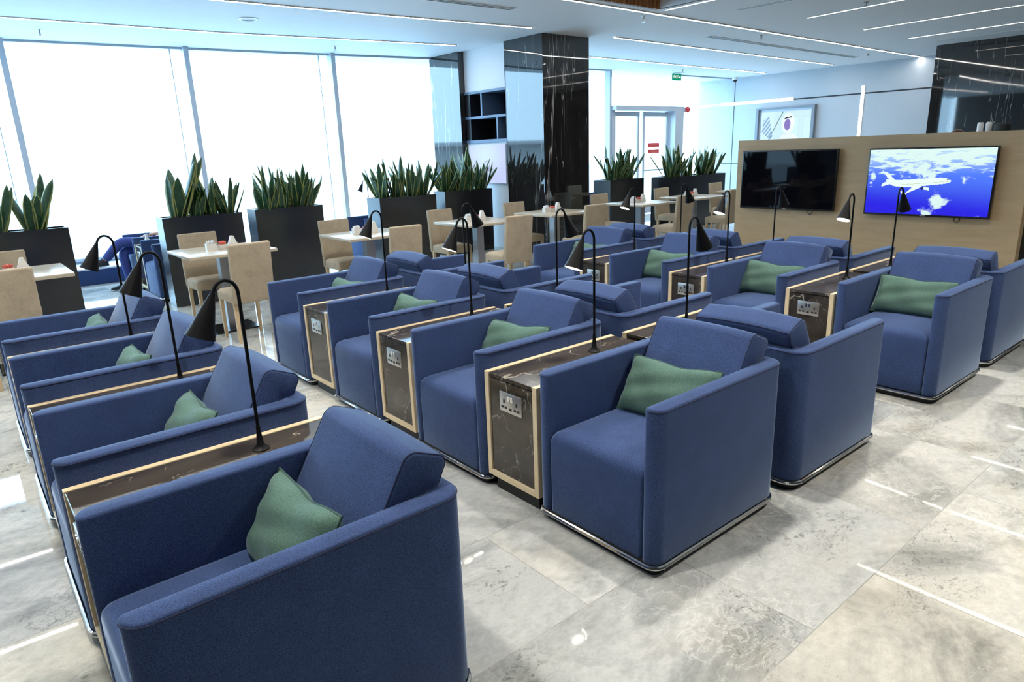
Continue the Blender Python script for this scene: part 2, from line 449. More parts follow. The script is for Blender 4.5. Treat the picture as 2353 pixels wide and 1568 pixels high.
# ------------------------------------------------------------------ scatter pillow
def make_pillow(label, seed=1):
    a, b, th = .235, .136, .058
    rnd = random.Random(seed); nu, nv = 22, 16
    bm = new(); grid = {}
    ph = [rnd.uniform(0, 6) for _ in range(4)]
    for s in (1, -1):
        for i in range(nu + 1):
            for j in range(nv + 1):
                u = -1 + 2 * i / nu; v = -1 + 2 * j / nv
                edge = i in (0, nu) or j in (0, nv)
                if s == -1 and edge: grid[s, i, j] = grid[1, i, j]; continue
                x = a * u * (1 - .05 * (1 - v * v) * abs(u) ** 3); z = b * v * (1 - .06 * (1 - u * u) * abs(v) ** 3)
                t_ = th * ((1 - u ** 4) * (1 - v ** 4)) ** .55
                wr = .006 * math.sin(5 * u + 3 * v + ph[0]) * (1 - u * u) + .004 * math.sin(9 * v - 4 * u + ph[1]) * (1 - v * v)
                yv = s * (t_ + (wr if not edge else 0) * min(1, t_ / th * 1.5))
                zz = z - .012 * math.exp(-((u - .15) ** 2) * 9) * max(0, v) ** 2      # dent in the upper edge
                grid[s, i, j] = bm.verts.new((x, yv, zz))
    for s in (1, -1):
        for i in range(nu):
            for j in range(nv):
                f = [grid[s, i, j], grid[s, i + 1, j], grid[s, i + 1, j + 1], grid[s, i, j + 1]]
                bm.faces.new(f if s == -1 else list(reversed(f)))
    ring = [grid[1, i, 0].co.copy() for i in range(nu)] + [grid[1, nu, j].co.copy() for j in range(nv)] + [grid[1, nu - i, nv].co.copy() for i in range(nu)] + [grid[1, 0, nv - j].co.copy() for j in range(nv)]
    o = obj('scatter_pillow', bm, M['green'], None, 70); tag(o, label, 'pillow')
    pb = new(); tube(pb, ring, .0032, 6, True)
    obj('piping', pb, M['green_pipe'], o)
    return o

# ------------------------------------------------------------------ side table with power outlets
TH = 0.60
def make_side_table(width, label):
    root = thing('side_table', label, 'side table')
    hw = width / 2; y0, y1 = -d + .008, d + .028; pt = .028
    for sgn in (-1, 1):
        bm = new(); box(bm, sgn * hw - (pt if sgn > 0 else 0), sgn * hw + (pt if sgn < 0 else 0), y0, y1, .075, TH, .0015, 1)
        obj('side_panel', bm, M['ash'], root, 30)
    for ya, yb in ((y0, y0 + .03), (y1 - .03, y1)):
        bm = new(); box(bm, -hw + pt, hw - pt, ya, yb, .075, .105, .001, 1); obj('base_rail', bm, M['ash'], root, 30)
    bm = new(); box(bm, -hw + pt + .001, hw - pt - .001, y0 + .004, y1 - .004, TH - .022, TH - .003, .0015, 1)
    obj('tabletop', bm, M['darkmarble'], root, 30)
    bm = new(); box(bm, -hw + pt + .001, hw - pt - .001, y0 + .008, y0 + .024, .106, TH - .027, .001, 1)
    fp = obj('front_panel', bm, M['darkmarble'], root, 30)
    bm = new(); box(bm, -hw + pt + .001, hw - pt - .001, y1 - .024, y1 - .008, .106, TH - .027, .001, 1)
    obj('back_panel', bm, M['darkmarble'], root, 30)
    bm = new(); box(bm, -hw + .03, hw - .03, y0 + .03, y1 - .03, 0, .078); obj('plinth', bm, M['black'], root, 0)
    # twin socket plate
    yp = y0 + .008
    bm = new(); box(bm, -.076, .076, yp - .006, yp + .001, .432, .526, .0025, 2)
    pl = obj('socket_plate', bm, M['plate'], root, 30)
    for cx in (-.044, .044):
        bm = new()
        box(bm, cx - .0042, cx + .0042, yp - .0072, yp - .004, .474, .492)
        box(bm, cx - .019, cx - .0045, yp - .0072, yp - .004, .450, .4605); box(bm, cx + .0045, cx + .019, yp - .0072, yp - .004, .450, .4605)
        obj('socket', bm, M['hole'], pl, 0)
    bm = new(); box(bm, -.009, .009, yp - .0072, yp - .004, .446, .458); obj('usb_port', bm, M['hole'], pl, 0)
    for cx in (-.011, .011):
        bm = new(); rbox(bm, (cx, yp - .007, .5), (.016, .006, .026), .0012, 1, Matrix.Rotation(.12, 4, 'X')); obj('rocker_switch', bm, M['chrome'], pl, 30)
    return root

# ------------------------------------------------------------------ gooseneck lamp
def make_lamp(label):
    """origin at the base on the table, shade reaching towards -Y"""
    root = thing('reading_lamp', label, 'lamp')
    bm = new(); lathe(bm, [(.030, 0), (.030, .004), (.024, .008), (.013, .02), (.0085, .06), (.0075, .09), (0, .09)], 20); obj('lamp_base', bm, M['lamp'], root, 40)
    ztop = .56; r = .040
    path = [(0, 0, .06 + (ztop - .06) * i / 6) for i in range(7)]
    for k in range(1, 10):
        a = PI * .86 * k / 9
        path.append((0, -r + r * math.cos(a), ztop + r * 1.25 * math.sin(a)))
    ax = Vector((0, -.40, -.917)).normalized()
    e = Vector(path[-1]); path.append(tuple(e + ax * .02))
    bm = new(); tube(bm, path, .0062, 10); obj('gooseneck', bm, M['lamp'], root, 60)
    q = ax.to_track_quat('Z', 'Y').to_matrix().to_4x4(); T = Matrix.Translation(e + ax * .008) @ q
    L = .15; R = .048
    bm = new()
    lathe(bm, [(0, 0), (.008, .0), (.0105, .012), (.020, .045), (R - .012, L - .040), (R, L), (R - .0015, L), (R - .0135, L - .040), (.018, .05), (0, .046)], 28, T)
    sh = obj('lamp_shade', bm, M['lamp'], root, 40)
    bm = new(); lathe(bm, [(.0185, .054), (R - .0142, L - .040), (R - .0022, L - .0008), (R - .0034, L - .0008), (R - .016, L - .040), (.016, .056)], 28, T)
    obj('reflector', bm, M['reflector'], sh, 40)
    bm = new(); lathe(bm, [(0, L - .030), (R - .0135, L - .030), (R - .0135, L - .026), (0, L - .024)], 24, T)
    obj('bulb', bm, M['bulb'], sh, 40)
    return root

rowname = {'L': 'the lower-left row', 'M': 'the second row', 'N': 'the third row', 'P': 'the fourth row', 'Q': 'the last row'}
place4 = ['first', 'second', 'third', 'fourth']
rows = {  # x offset, front y of the U opening, gap, turned
    'L': (-.018, -1.675, .366, False), 'M': (0.0, 0.0, .372, False), 'N': (.014, .985, .372, True), 'P': (.039, 2.593, .343, False), 'Q': (.039, 3.579, .343, True)}
chair0 = make_armchair('x'); table0 = make_side_table(.362, 'x'); table1 = make_side_table(.335, 'x'); lamp0 = make_lamp('x'); pil0 = make_pillow('x', 3); pil1 = make_pillow('x', 8)
first = {}
def put(src, loc, rz, label, group, rot=None):
    if src.name not in first:
        first[src.name] = 1; src.location = loc; src.rotation_euler = rot if rot else (0, 0, rz); src['label'] = label; src['group'] = group; return src
    return dup(src, loc, rz, label, group, rot)
chair_note = {'L': 'seen over its near arm', 'M': 'facing the lower-left row', 'N': 'seen from behind', 'P': 'facing the camera', 'Q': 'seen from behind'}
lampx = {'L': [-.04] * 3, 'M': [-.03] * 3, 'N': [.03] * 3, 'P': [-.02] * 3, 'Q': [.02] * 3}
for rk, (xo, y0, g, turned) in rows.items():
    rz = PI if turned else 0.0
    yc = y0 + d
    for i in range(4):
        xc = xo + (i - 3) * (W + g) + w
        put(chair0, (xc, yc, 0), rz, f'blue armchair, {place4[i]} from the dining tables in {rowname[rk]}', 'blue lounge armchairs in rows')
        if not turned:
            tilt = -.50 + random.uniform(-.05, .05)
            dx = {('L', 3): .0, ('M', 3): .0, ('P', 3): -.02, ('P', 2): -.05, ('P', 1): -.05}.get((rk, i), random.uniform(-.02, .03))
            put(pil0 if i % 2 else pil1, (xc + dx, y0 + .468, .550), 0, f'green scatter pillow on the armchair {place4[i]} from the dining tables in {rowname[rk]}', 'green scatter pillows', (tilt, random.uniform(-.03, .03) - (.05 if rk != 'P' else -.02), random.uniform(-.06, .06)))
        if i < 3:
            xt = xc + (W + g) / 2
            tb = put(table1 if g < .35 else table0, (xt, yc, 0), rz, f'stone-topped side table, {place4[i]} from the dining tables in {rowname[rk]}', 'side tables between armchairs')
            sg = 1 if not turned else -1
            put(lamp0, (xt + lampx[rk][i], yc + sg * .165, TH - .003), rz, f'black gooseneck lamp on the side table {place4[i]} from the dining tables in {rowname[rk]}', 'gooseneck reading lamps')

# ------------------------------------------------------------------ dining tables and chairs
def make_dining_chair(label):
    """faces -Y, origin on the floor below the seat centre"""
    root = thing('dining_chair', label, 'chair')
    cw = .37; sd = .40
    bm = new()
    rr_prism(bm, -cw / 2, cw / 2, -.20, .17, .03, [(.008, .365), (0, .372), (0, .43), (.004, .448), (.016, .459), (.05, .465), (.1, .467)])
    obj('seat', bm, M['beige'], root, 45)
    bm = new(); rbox(bm, (0, .19 + .025, .625), (cw, .05, .53), .014, 3, Matrix.Translation((0, 0, 0)) @ Matrix.Rotation(-.09, 4, 'X'))
    obj('backrest', bm, M['beige'], root, 45)
    for x in (-1, 1):
        bm = new(); rbox(bm, (x * (cw / 2 - .022), -.165, .185), (.034, .034, .37), .002, 1, None, .75); obj('leg', bm, M['leg'], root, 30)
        bm = new(); rbox(bm, (x * (cw / 2 - .022), .165, .19), (.034, .036, .38), .002, 1, None, .75); obj('leg', bm, M['leg'], root, 30)
    return root
def make_dining_table(label):
    root = thing('dining_table', label, 'dining table')
    bm = new(); rbox(bm, (0, 0, .755), (.76, .79, .03), .006, 2); obj('tabletop', bm, M['tabletop'], root, 30)
    bm = new(); rbox(bm, (0, 0, .375), (.10, .10, .73), .003, 1); obj('pedestal', bm, M['steel'], root, 30)
    bm = new(); rbox(bm, (0, 0, .008), (.38, .42, .016), .002, 1); obj('base_plate', bm, M['darksteel'], root, 30)
    return root
def make_sachet_box(label):
    root = thing('sachet_box', label, 'sachet holder')
    bm = new(); box(bm, -.03, .03, -.045, .045, 0, .004); 
    for a in ((-.03, .03, -.045, -.042), (-.03, .03, .042, .045), (-.03, -.027, -.045, .045), (.027, .03, -.045, .045)): box(bm, *a, .002, .06)
    obj('holder', bm, M['white'], root, 0)
    for k in range(5):
        bm = new(); rbox(bm, (random.uniform(-.006, .006), -.034 + .017 * k, .046), (.046, .006, .075 + .012 * (k % 2)), .002, 1, Matrix.Rotation(random.uniform(-.12, .12), 4, 'X')); obj('sachet', bm, M['paper'], root, 30)
    return root
def make_pink_pot(label):
    root = thing('sweetener_pot', label, 'sweetener pot')
    bm = new(); lathe(bm, [(0, 0), (.026, 0), (.034, .012), (.037, .045), (.035, .045), (.031, .012), (0, .005)], 20); obj('pot', bm, M['white'], root, 40)
    for k in range(7):
        a = k * 2.4; bm = new(); rbox(bm, (.018 * math.cos(a), .018 * math.sin(a), .048), (.028, .007, .05), .002, 1, Matrix.Rotation(a, 4, 'Z') @ Matrix.Rotation(.35, 4, 'Y')); obj('sachet', bm, M['pink'], root, 30)
    return root
def make_napkin(label):
    root = thing('napkin_holder', label, 'napkin holder')
    bm = new(); box(bm, -.04, .04, -.03, .03, 0, .005, .001, 1); box(bm, -.04, .04, -.028, -.025, .004, .05); box(bm, -.04, .04, .025, .028, .004, .05); obj('holder', bm, M['white'], root, 0)
    bm = new()
    a = [bm.verts.new(p) for p in ((-.05, -.024, .006), (.05, -.024, .006), (.012, -.02, .115), (-.012, -.02, .115))]
    b = [bm.verts.new(p) for p in ((-.05, .024, .006), (.05, .024, .006), (.012, .02, .115), (-.012, .02, .115))]
    bm.faces.new(a); bm.faces.new(list(reversed(b)))
    for i in range(4): bm.faces.new((a[i], b[i], b[(i + 1) % 4], a[(i + 1) % 4]))
    obj('napkin', bm, M['paper'], root, 0)
    root.rotation_euler = (0, 0, PI / 2)
    return root

tabs = [(-4.66, -1.46), (-4.70, .20), (-4.66, 1.73), (-4.66, 3.23), (-4.70, 4.56), (-4.66, 6.30), (-4.66, 7.62), (-4.68, 9.25)]
ordn = ['first', 'second', 'third', 'fourth', 'fifth', 'sixth', 'seventh', 'eighth']
backy = [-1.47, .165, 1.66, 3.13, 4.38, 6.12, 7.66, 9.23]
fronty = [-1.54, .20, 1.78, 3.13, 4.60, 6.34, 7.75, None]
frontx = [-4.20, -4.20, -4.18, -3.98, -4.22, -4.12, -4.2, None]
dc0 = make_dining_chair('x'); dt0 = make_dining_table('x'); sb0 = make_sachet_box('x'); pp0 = make_pink_pot('x'); nk0 = make_napkin('x')
for i, (tx, ty) in enumerate(tabs):
    nm = f'{ordn[i]} dining table from the left'
    put(dt0, (tx, ty, 0), 0, f'square pale wood dining table on steel pedestal, {ordn[i]} from the left', 'dining tables by the planters')
    put(dc0, (-5.10, backy[i], 0), PI / 2, f'beige upholstered dining chair on the planter side of the {nm}', 'beige dining chairs')
    if fronty[i] is not None:
        put(dc0, (frontx[i], fronty[i], 0), -PI / 2 + {1: .05, 3: -.05}.get(i, 0.0), f'beige upholstered dining chair on the armchair side of the {nm}', 'beige dining chairs')
    if i < 7:
        cy = ty + (.0 if i != 1 else .02)
        put(sb0, (tx - .05, cy - .10, .77), 0, f'white sachet holder on the {nm}', 'table condiment sets')
        put(pp0, (tx - .03, cy + .0, .77), i * .7, f'pot of pink sweetener sachets on the {nm}', 'table condiment sets')
        put(nk0, (tx - .04, cy + .10, .77), PI / 2, f'white folded napkin in a holder on the {nm}', 'table condiment sets')

# ------------------------------------------------------------------ planters with snake plants
def make_planter(name, x0, x1, y0, y1, h, label):
    root = thing('planter_box', label, 'planter', ((x0 + x1) / 2, (y0 + y1) / 2, 0), 0, 'black planter boxes')
    hx, hy = (x1 - x0) / 2, (y1 - y0) / 2; t_ = .02
    bm = new()
    box(bm, -hx, hx, -hy, -hy + t_, 0, h); box(bm, -hx, hx, hy - t_, hy, 0, h); box(bm, -hx, -hx + t_, -hy + t_, hy - t_, 0, h); box(bm, hx - t_, hx, -hy + t_, hy - t_, 0, h)
    obj('box_body', bm, M['planter'], root, 0)
    bm = new(); box(bm, -hx + t_, hx - t_, -hy + t_, hy - t_, h - .12, h - .05); obj('soil', bm, M['soil'], root, 0)
    return root
def leaf(bm, el, base, az, lean, L, wd, twist, curl):
    n = 9; rings = []
    dirh = Vector((math.cos(az), math.sin(az), 0)); side0 = Vector((-math.sin(az), math.cos(az), 0))
    for i in range(n + 1):
        s = i / n
        ang = lean + curl * s * s
        # integrate the centre line
        if i == 0: p = Vector(base)
        else: p = p + (dirh * math.sin(ang) + Vector((0, 0, 1)) * math.cos(ang)) * (L / n)
        tw = twist * s; nrm = (dirh * math.cos(ang) - Vector((0, 0, 1)) * math.sin(ang))
        sd = side0 * math.cos(tw) + nrm * math.sin(tw); nr = nrm * math.cos(tw) - side0 * math.sin(tw)
        ww = wd * (0.62 + .9 * s) * max(0.0, (1 - s ** 2.6)) ** .8 * .5 + (.0006 if i == n else .001)
        th = .0022 + .0016 * (1 - s)
        rings.append(([bm.verts.new(p - sd * ww + nr * ww * .28), bm.verts.new(p - sd * ww * .55 + nr * (ww * .08 - th)), bm.verts.new(p - nr * th), bm.verts.new(p + sd * ww * .55 + nr * (ww * .08 - th)), bm.verts.new(p + sd * ww + nr * ww * .28), bm.verts.new(p + sd * ww * .55 + nr * (ww * .08 + th)), bm.verts.new(p + nr * th), bm.verts.new(p - sd * ww * .55 + nr * (ww * .08 + th))]))
    ev = [1, .62, 0.1, .62, 1, .62, 0.1, .62]
    for rg in rings:
        for vv, e_ in zip(rg, ev): el[vv] = e_
    for a, b in zip(rings, rings[1:]):
        for k in range(8): bm.faces.new((a[k], a[(k + 1) % 8], b[(k + 1) % 8], b[k]))
    bm.faces.new(list(reversed(rings[0]))); bm.faces.new(rings[-1])
def plant_mesh(seed, nleaf, hmin, hmax, spread, wd):
    rnd = random.Random(seed); bm = new(); el = {}
    lay = bm.verts.layers.float.new('edge')
    for k in range(nleaf):
        az = rnd.uniform(0, 2 * PI); rad = rnd.uniform(.005, .05)
        L = rnd.uniform(hmin, hmax); lean = spread * 1.15 * math.sqrt(rnd.uniform(.01, 1)) * (1 if k else .15)
        leaf(bm, el, (rad * math.cos(az), rad * math.sin(az), -.06), az + rnd.uniform(-.4, .4), lean, L + .06, rnd.uniform(.8, 1.15) * wd, rnd.uniform(-1.4, 1.4), rnd.uniform(-.15, .25))
    for vv in bm.verts: vv[lay] = el.get(vv, 0)
    me = bpy.data.meshes.new('snake_plant'); bmesh.ops.recalc_face_normals(bm, faces=bm.faces)
    bm.to_mesh(me); bm.free()
    for p in me.polygons: p.use_smooth = True
    me.materials.append(M['leaf']); return me
pm = [plant_mesh(11, 13, .26, .50, .50, .070), plant_mesh(12, 12, .28, .54, .42, .066), plant_mesh(23, 14, .24, .48, .46, .064), plant_mesh(34, 12, .26, .46, .52, .070), plant_mesh(41, 8, .32, .66, .34, .098), plant_mesh(57, 8, .24, .50, .30, .082)]
def put_plant(me, x, y, z, rz, s, label):
    o = bpy.data.objects.new('snake_plant', me); COL.objects.link(o); o.location = (x, y, z); o.rotation_euler = (0, 0, rz); o.scale = (s * 1.2, s * 1.2, s * 1.18)
    tag(o, label, 'plant', 'snake plants in the planters')
ordp = ['first', 'second', 'third', 'fourth', 'fifth', 'sixth', 'seventh']
planters = [
    ('cut off by the frame edge', -6.28, -6.0, -2.1, -.843, [(4, -1.82, 1.0), (1, -1.44, 1.15), (4, -1.12, .88)]),
    ('beside the seated person', -6.43, -6.15, .05, .915, [(4, .24, 1.12), (3, .44, .85), (5, .60, 1.1), (1, .80, .85)]),
    ('at the second window bay', -6.58, -6.30, 1.12, 1.99, [(0, 1.32, 1.0), (1, 1.50, 1.05), (2, 1.70, .9), (3, 1.80, 1.12)]),
    ('before the third window bay', -6.92, -6.55, 2.955, 3.90, [(2, 3.12, 1.1), (0, 3.36, 1.1), (1, 3.58, 1.05), (3, 3.76, 1.1)]),
    ('beneath the thinner marble column', -7.22, -6.90, 4.30, 5.24, [(3, 4.42, 1.05), (2, 4.62, 1.15), (0, 4.80, 1.25), (1, 4.95, 1.2), (3, 5.10, 1.0)]),
    ('beyond the big marble column', -6.92, -6.50, 7.67, 8.62, [(0, 7.88, 1.15), (2, 8.10, 1.25), (1, 8.36, 1.15)]),
    ('beside the glass exit door', -6.50, -6.05, 8.84, 10.64, [(2, 9.1, 1.1), (1, 9.36, 1.2), (0, 9.7, 1.15), (3, 10.05, 1.2), (2, 10.38, 1.1)])]
for pn, x0, x1, y0, y1, cl in planters:
    make_planter(pn, x0, x1, y0, y1, 1.0, f'tall black planter box {pn}')
    for k, (mi, py, s) in enumerate(cl):
        put_plant(pm[mi], (x0 + x1) / 2 + random.uniform(-.02, .04), py, .955, random.uniform(0, 6.28), s, f'snake plant, {ordp[k]} from the left in the planter {pn}')
# ------------------------------------------------------------------ room shell
CZ = 3.2
bm = new(); box(bm, -9.7, 8.0, -8.0, 15.0, -.12, 0); struct('floor', bm, M['floor'])
# ceiling with the timber-lined coffer opening
CX0, CX1, CY0, CY1, CT = -3.78, 3.6, -4.5, 5.50, 3.62
bm = new()
box(bm, -9.7, CX0, -8.0, 15.0, CZ, CZ + .1); box(bm, CX1, 8.0, -8.0, 15.0, CZ, CZ + .1)
box(bm, CX0, CX1, -8.0, CY0, CZ, CZ + .1); box(bm, CX0, CX1, CY1, 15.0, CZ, CZ + .1)
box(bm, CX0 - .1, CX1 + .1, CY0 - .1, CY1 + .1, CT, CT + .1)
struct('ceiling', bm, M['ceil'])
bm = new(); box(bm, CX0 - .03, CX0 - .001, CY0, CY1, CZ, CT); box(bm, CX1 + .001, CX1 + .03, CY0, CY1, CZ, CT); box(bm, CX0, CX1, CY1 + .001, CY1 + .03, CZ, CT); box(bm, CX0, CX1, CY0 - .03, CY0 - .001, CZ, CT)
struct('trim_1', bm, M['batten'])
bm = new()
y = CY0 + .03
while y < CY1 - .02:
    box(bm, CX0, CX0 + .03, y, y + .035, CZ - .005, CT - .02); y += .07
struct('trim_2', bm, M['batten'])
bm = new(); box(bm, -9.7, 8.0, 14.8, 15.0, 0, CZ); struct('wall_back', bm, M['wall'])
bm = new(); box(bm, -9.7, 8.0, -8.2, -8.0, 0, CZ + .1); struct('wall_front', bm, M['walldim'])
bm = new(); box(bm, 8.0, 8.2, -8.2, 15.0, 0, CZ + .1); struct('wall_right', bm, M['walldim'])
# grooves and light lines on the far wall
bm = new(); box(bm, -6.95, -3.3, 14.795, 14.80, 2.545, 2.575); struct('trim_3', bm, M['groove'])
bm = new(); box(bm, -8.60, -8.585, 14.795, 14.80, 0, 3.2); box(bm, -9.0, -6.3, 14.795, 14.80, 1.045, 1.06); struct('trim_4', bm, M['groove'])

# ------------------------------------------------------------------ glazed facade
fac = [(-9.85, -8.0), (-9.78, -5.16), (-9.62, -2.96), (-9.47, -.76), (-9.25, 1.43), (-8.96, 3.6), (-8.66, 5.36)]
def seg_box(bm, a, b, t0, t1, z0, z1, e0=0, e1=0):
    a = Vector((a[0], a[1])); b = Vector((b[0], b[1])); u = (b - a).normalized(); nrm = Vector((u.y, -u.x))
    a = a - u * e0; b = b + u * e1
    q = [a + nrm * t0, b + nrm * t0, b + nrm * t1, a + nrm * t1]
    lo = [bm.verts.new((p.x, p.y, z0)) for p in q]; hi = [bm.verts.new((p.x, p.y, z1)) for p in q]
    bm.faces.new(lo[::-1]); bm.faces.new(hi)
    for i in range(4): bm.faces.new((lo[i], lo[(i + 1) % 4], hi[(i + 1) % 4], hi[i]))
for i in range(len(fac) - 1):
    a, b = fac[i], fac[i + 1]
    wn = bpy.data.objects.new(f'window_{i + 1}', None); COL.objects.link(wn); wn['kind'] = 'structure'
    bm = new(); seg_box(bm, a, b, -.012, .0, .3, CZ); obj('pane', bm, M['glass'], wn, 0)
    bm = new(); seg_box(bm, a, b, -.06, .06, CZ - .03, CZ); seg_box(bm, a, b, -.06, .06, .26, .30); obj('frame', bm, M['mullion'], wn, 0)
    u = (Vector(b) - Vector(a)).normalized()
    bm = new(); p = Vector(b)
    if i < len(fac) - 2:
        seg_box(bm, p - u * .035, p + u * .035, -.05, .16, .0, CZ); obj('mullion', bm, M['mullion'], wn, 0)
        bm = new(); q = p - u * .20; seg_box(bm, q - u * .006, q + u * .006, -.02, .03, .3, CZ); obj('pane_joint', bm, M['mullion'], wn, 0)
bm = new()
for i in range(len(fac) - 1):
    a, b = fac[i], fac[i + 1]
    seg_box(bm, a, b, -.06, .02, 0, .27)
struct('wall_sill', bm, M['ledgetop'])
bm = new(); box(bm, -9.0, -8.71, -8.0, 5.3, 0, .205); struct('trim_5', bm, M['navysill'])
bm = new(); box(bm, -9.0, -8.705, -8.0, 5.3, .205, .225); box(bm, -9.7, -9.0, -8.0, 1.3, .2, .225); struct('trim_6', bm, M['ledgetop'])
# pilaster columns and the wall between them with the shelf recess
bm = new(); box(bm, -8.66, -7.80, 5.335, 6.3, 0, CZ); struct('column_1', bm, M['colmarble'])
bm = new(); box(bm, -6.61, -5.735, 5.35, 6.32, 0, CZ); struct('column_2', bm, M['colmarble'])
bm = new(); box(bm, -7.80, -6.61, 5.45, 6.3, 0, 1.72); box(bm, -7.80, -6.61, 5.45, 6.3, 2.555, CZ); box(bm, -7.80, -6.61, 5.95, 6.3, 1.72, 2.555)
struct('wall_niche', bm, M['ceil'])
root = thing('wall_shelf', 'dark recessed shelf unit with offset compartments between the two marble columns', 'shelf', (0, 0, 0))
bm = new(); box(bm, -7.798, -6.612, 5.92, 5.948, 1.722, 2.553); obj('back_board', bm, M['shelfdark'], root, 0)
for z0, z1 in ((1.722, 1.775), (2.115, 2.155), (2.515, 2.553)):
    bm = new(); box(bm, -7.798, -6.612, 5.43, 5.92, z0, z1); obj('shelf_board', bm, M['shelfblue'], root, 0)
for x, z0, z1 in ((-7.35, 2.155, 2.515), (-6.95, 1.775, 2.115)):
    bm = new(); box(bm, x - .018, x + .018, 5.44, 5.92, z0, z1); obj('divider', bm, M['shelfblue'], root, 0)
bm = new(); box(bm, -7.79, -7.66, 5.44, 5.92, 1.775, 2.515); obj('side_board', bm, M['shelfdark'], root, 0)

# second facade beyond the columns, with the glass exit door
fx = -8.68
f2 = [6.3, 8.2, 9.75]
for i, (a, b) in enumerate(((6.3, 8.2), (8.2, 9.98), (12.45, 14.8))):
    wn = bpy.data.objects.new(f'window_{i + 8}', None); COL.objects.link(wn); wn['kind'] = 'structure'
    bm = new(); box(bm, fx - .012, fx, a, b, .3, CZ); obj('pane', bm, M['glass'], wn, 0)
    bm = new(); box(bm, fx - .06, fx + .06, a, b, CZ - .03, CZ); box(bm, fx - .06, fx + .06, a, b, 0, .30); obj('frame', bm, M['mullion'], wn, 0)
    if i < 2:
        bm = new(); box(bm, fx - .05, fx + .1, b - .03, b + .03, 0, CZ); obj('mullion', bm, M['mullion'], wn, 0)
wn = bpy.data.objects.new('door_1', None); COL.objects.link(wn); wn['kind'] = 'structure'
bm = new(); box(bm, fx - .012, fx, 10.0, 12.45, 2.48, CZ); obj('transom_pane', bm, M['glass'], wn, 0)
bm = new(); box(bm, fx - .06, fx + .25, 10.0, 12.45, 2.36, 2.46); box(bm, fx - .06, fx + .12, 10.0, 10.10, 0, 2.36); box(bm, fx - .06, fx + .25, 12.10, 12.42, 0, 2.36); obj('door_frame', bm, M['mullion'], wn, 0)
for a, b in ((10.12, 11.02), (11.14, 12.08)):
    bm = new(); box(bm, fx + .01, fx + .055, a, a + .07, .02, 2.34); box(bm, fx + .01, fx + .055, b - .07, b, .02, 2.34); box(bm, fx + .01, fx + .055, a + .07, b - .07, 2.24, 2.34); box(bm, fx + .01, fx + .055, a + .07, b - .07, .02, .2); box(bm, fx + .01, fx + .055, a + .07, b - .07, 1.0, 1.04)
    lf = obj('door_leaf', bm, M['mullion'], wn, 0)
    bm = new(); box(bm, fx + .028, fx + .036, a + .07, b - .07, .2, 2.24); obj('leaf_pane', bm, M['glass'], lf, 0)
def sign_text(body, size, parent, mat, loc, rot, name='lettering'):
    cu = bpy.data.curves.new(name, 'FONT'); cu.body = body; cu.size = size; cu.align_x = 'CENTER'; cu.align_y = 'CENTER'; cu.extrude = .001
    o = bpy.data.objects.new(name, cu); COL.objects.link(o); o.data.materials.append(mat)
    me = bpy.data.meshes.new_from_object(o); bpy.data.objects.remove(o)
    o = bpy.data.objects.new(name, me); COL.objects.link(o); o.parent = parent; o.location = loc; o.rotation_euler = rot; return o
for k, (z0, z1) in enumerate(((1.545, 1.645), (1.41, 1.49))):
    bm = new(); box(bm, fx + .037, fx + .041, 11.36, 11.77, z0, z1); o = tag(obj('door_notice', bm, M['red'], None, 0), ('upper' if k == 0 else 'lower') + ' red notice strip stuck on the glass exit door', 'sign')
    o['group'] = 'red notices on the exit door'
    bm = new()
    for r_ in range(2): box(bm, fx + .0405, fx + .0418, 11.40 + .03 * r_, 11.73 - .05 * r_, z0 + .018 + .036 * r_ * (1.1 if k == 0 else .7), z0 + .030 + .036 * r_ * (1.1 if k == 0 else .7))
    obj('lettering_lines', bm, M['pink'], o, 0)
es = thing('exit_sign', 'green hanging EXIT sign above the glass door at the far windows', 'sign', (-8.45, 12.12, 3.115))
bm = new(); box(bm, -.012, .012, -.16, .16, -.07, .075); obj('sign_board', bm, M['greensign'], es, 0)
bm = new(); box(bm, -.006, .006, -.12, -.108, .075, .085); box(bm, -.006, .006, .108, .12, .075, .085); obj('hanger', bm, M['steel'], es, 0)
sign_text('EXIT', .095, es, M['signwhite'], (.0135, -.04, 0), (PI / 2, 0, PI / 2))
bm = new()
a = [bm.verts.new((.0135, yy, zz)) for yy, zz in ((.07, -.012), (.105, -.012), (.105, -.03), (.14, 0), (.105, .03), (.105, .012), (.07, .012))]; bm.faces.new(a)
b = [bm.verts.new((.0120, p.co.y, p.co.z)) for p in a]; bm.faces.new(b[::-1])
for i in range(7): bm.faces.new((a[i], b[i], b[(i + 1) % 7], a[(i + 1) % 7]))
obj('arrow', bm, M['signwhite'], es, 0)
fa = thing('fire_alarm_sounder', 'small red fire alarm sounder on the post beside the exit door', 'alarm', (fx + .26, 12.52, 2.39), 0)
bm = new(); lathe(bm, [(0, 0), (.07, 0), (.07, .03), (.05, .06), (.02, .07), (0, .07)], 20, Matrix.Rotation(PI / 2, 4, 'Y')); obj('dome', bm, M['red'], fa, 40)
bm = new(); box(bm, -.25, .002, -.05, .05, -.05, .05); obj('back_box', bm, M['white'], fa, 0)
cc = thing('security_camera', 'small dome security camera hanging in the far corner by the windows', 'camera', (-8.45, 14.55, 3.2))
bm = new(); lathe(bm, [(0, 0), (.07, 0), (.07, -.04), (.06, -.06)], 20); obj('housing', bm, M['white'], cc, 40)
bm = new(); lathe(bm, [(.055, -.06), (.045, -.10), (.02, -.12), (0, -.123)], 20); obj('dome', bm, M['black'], cc, 40)

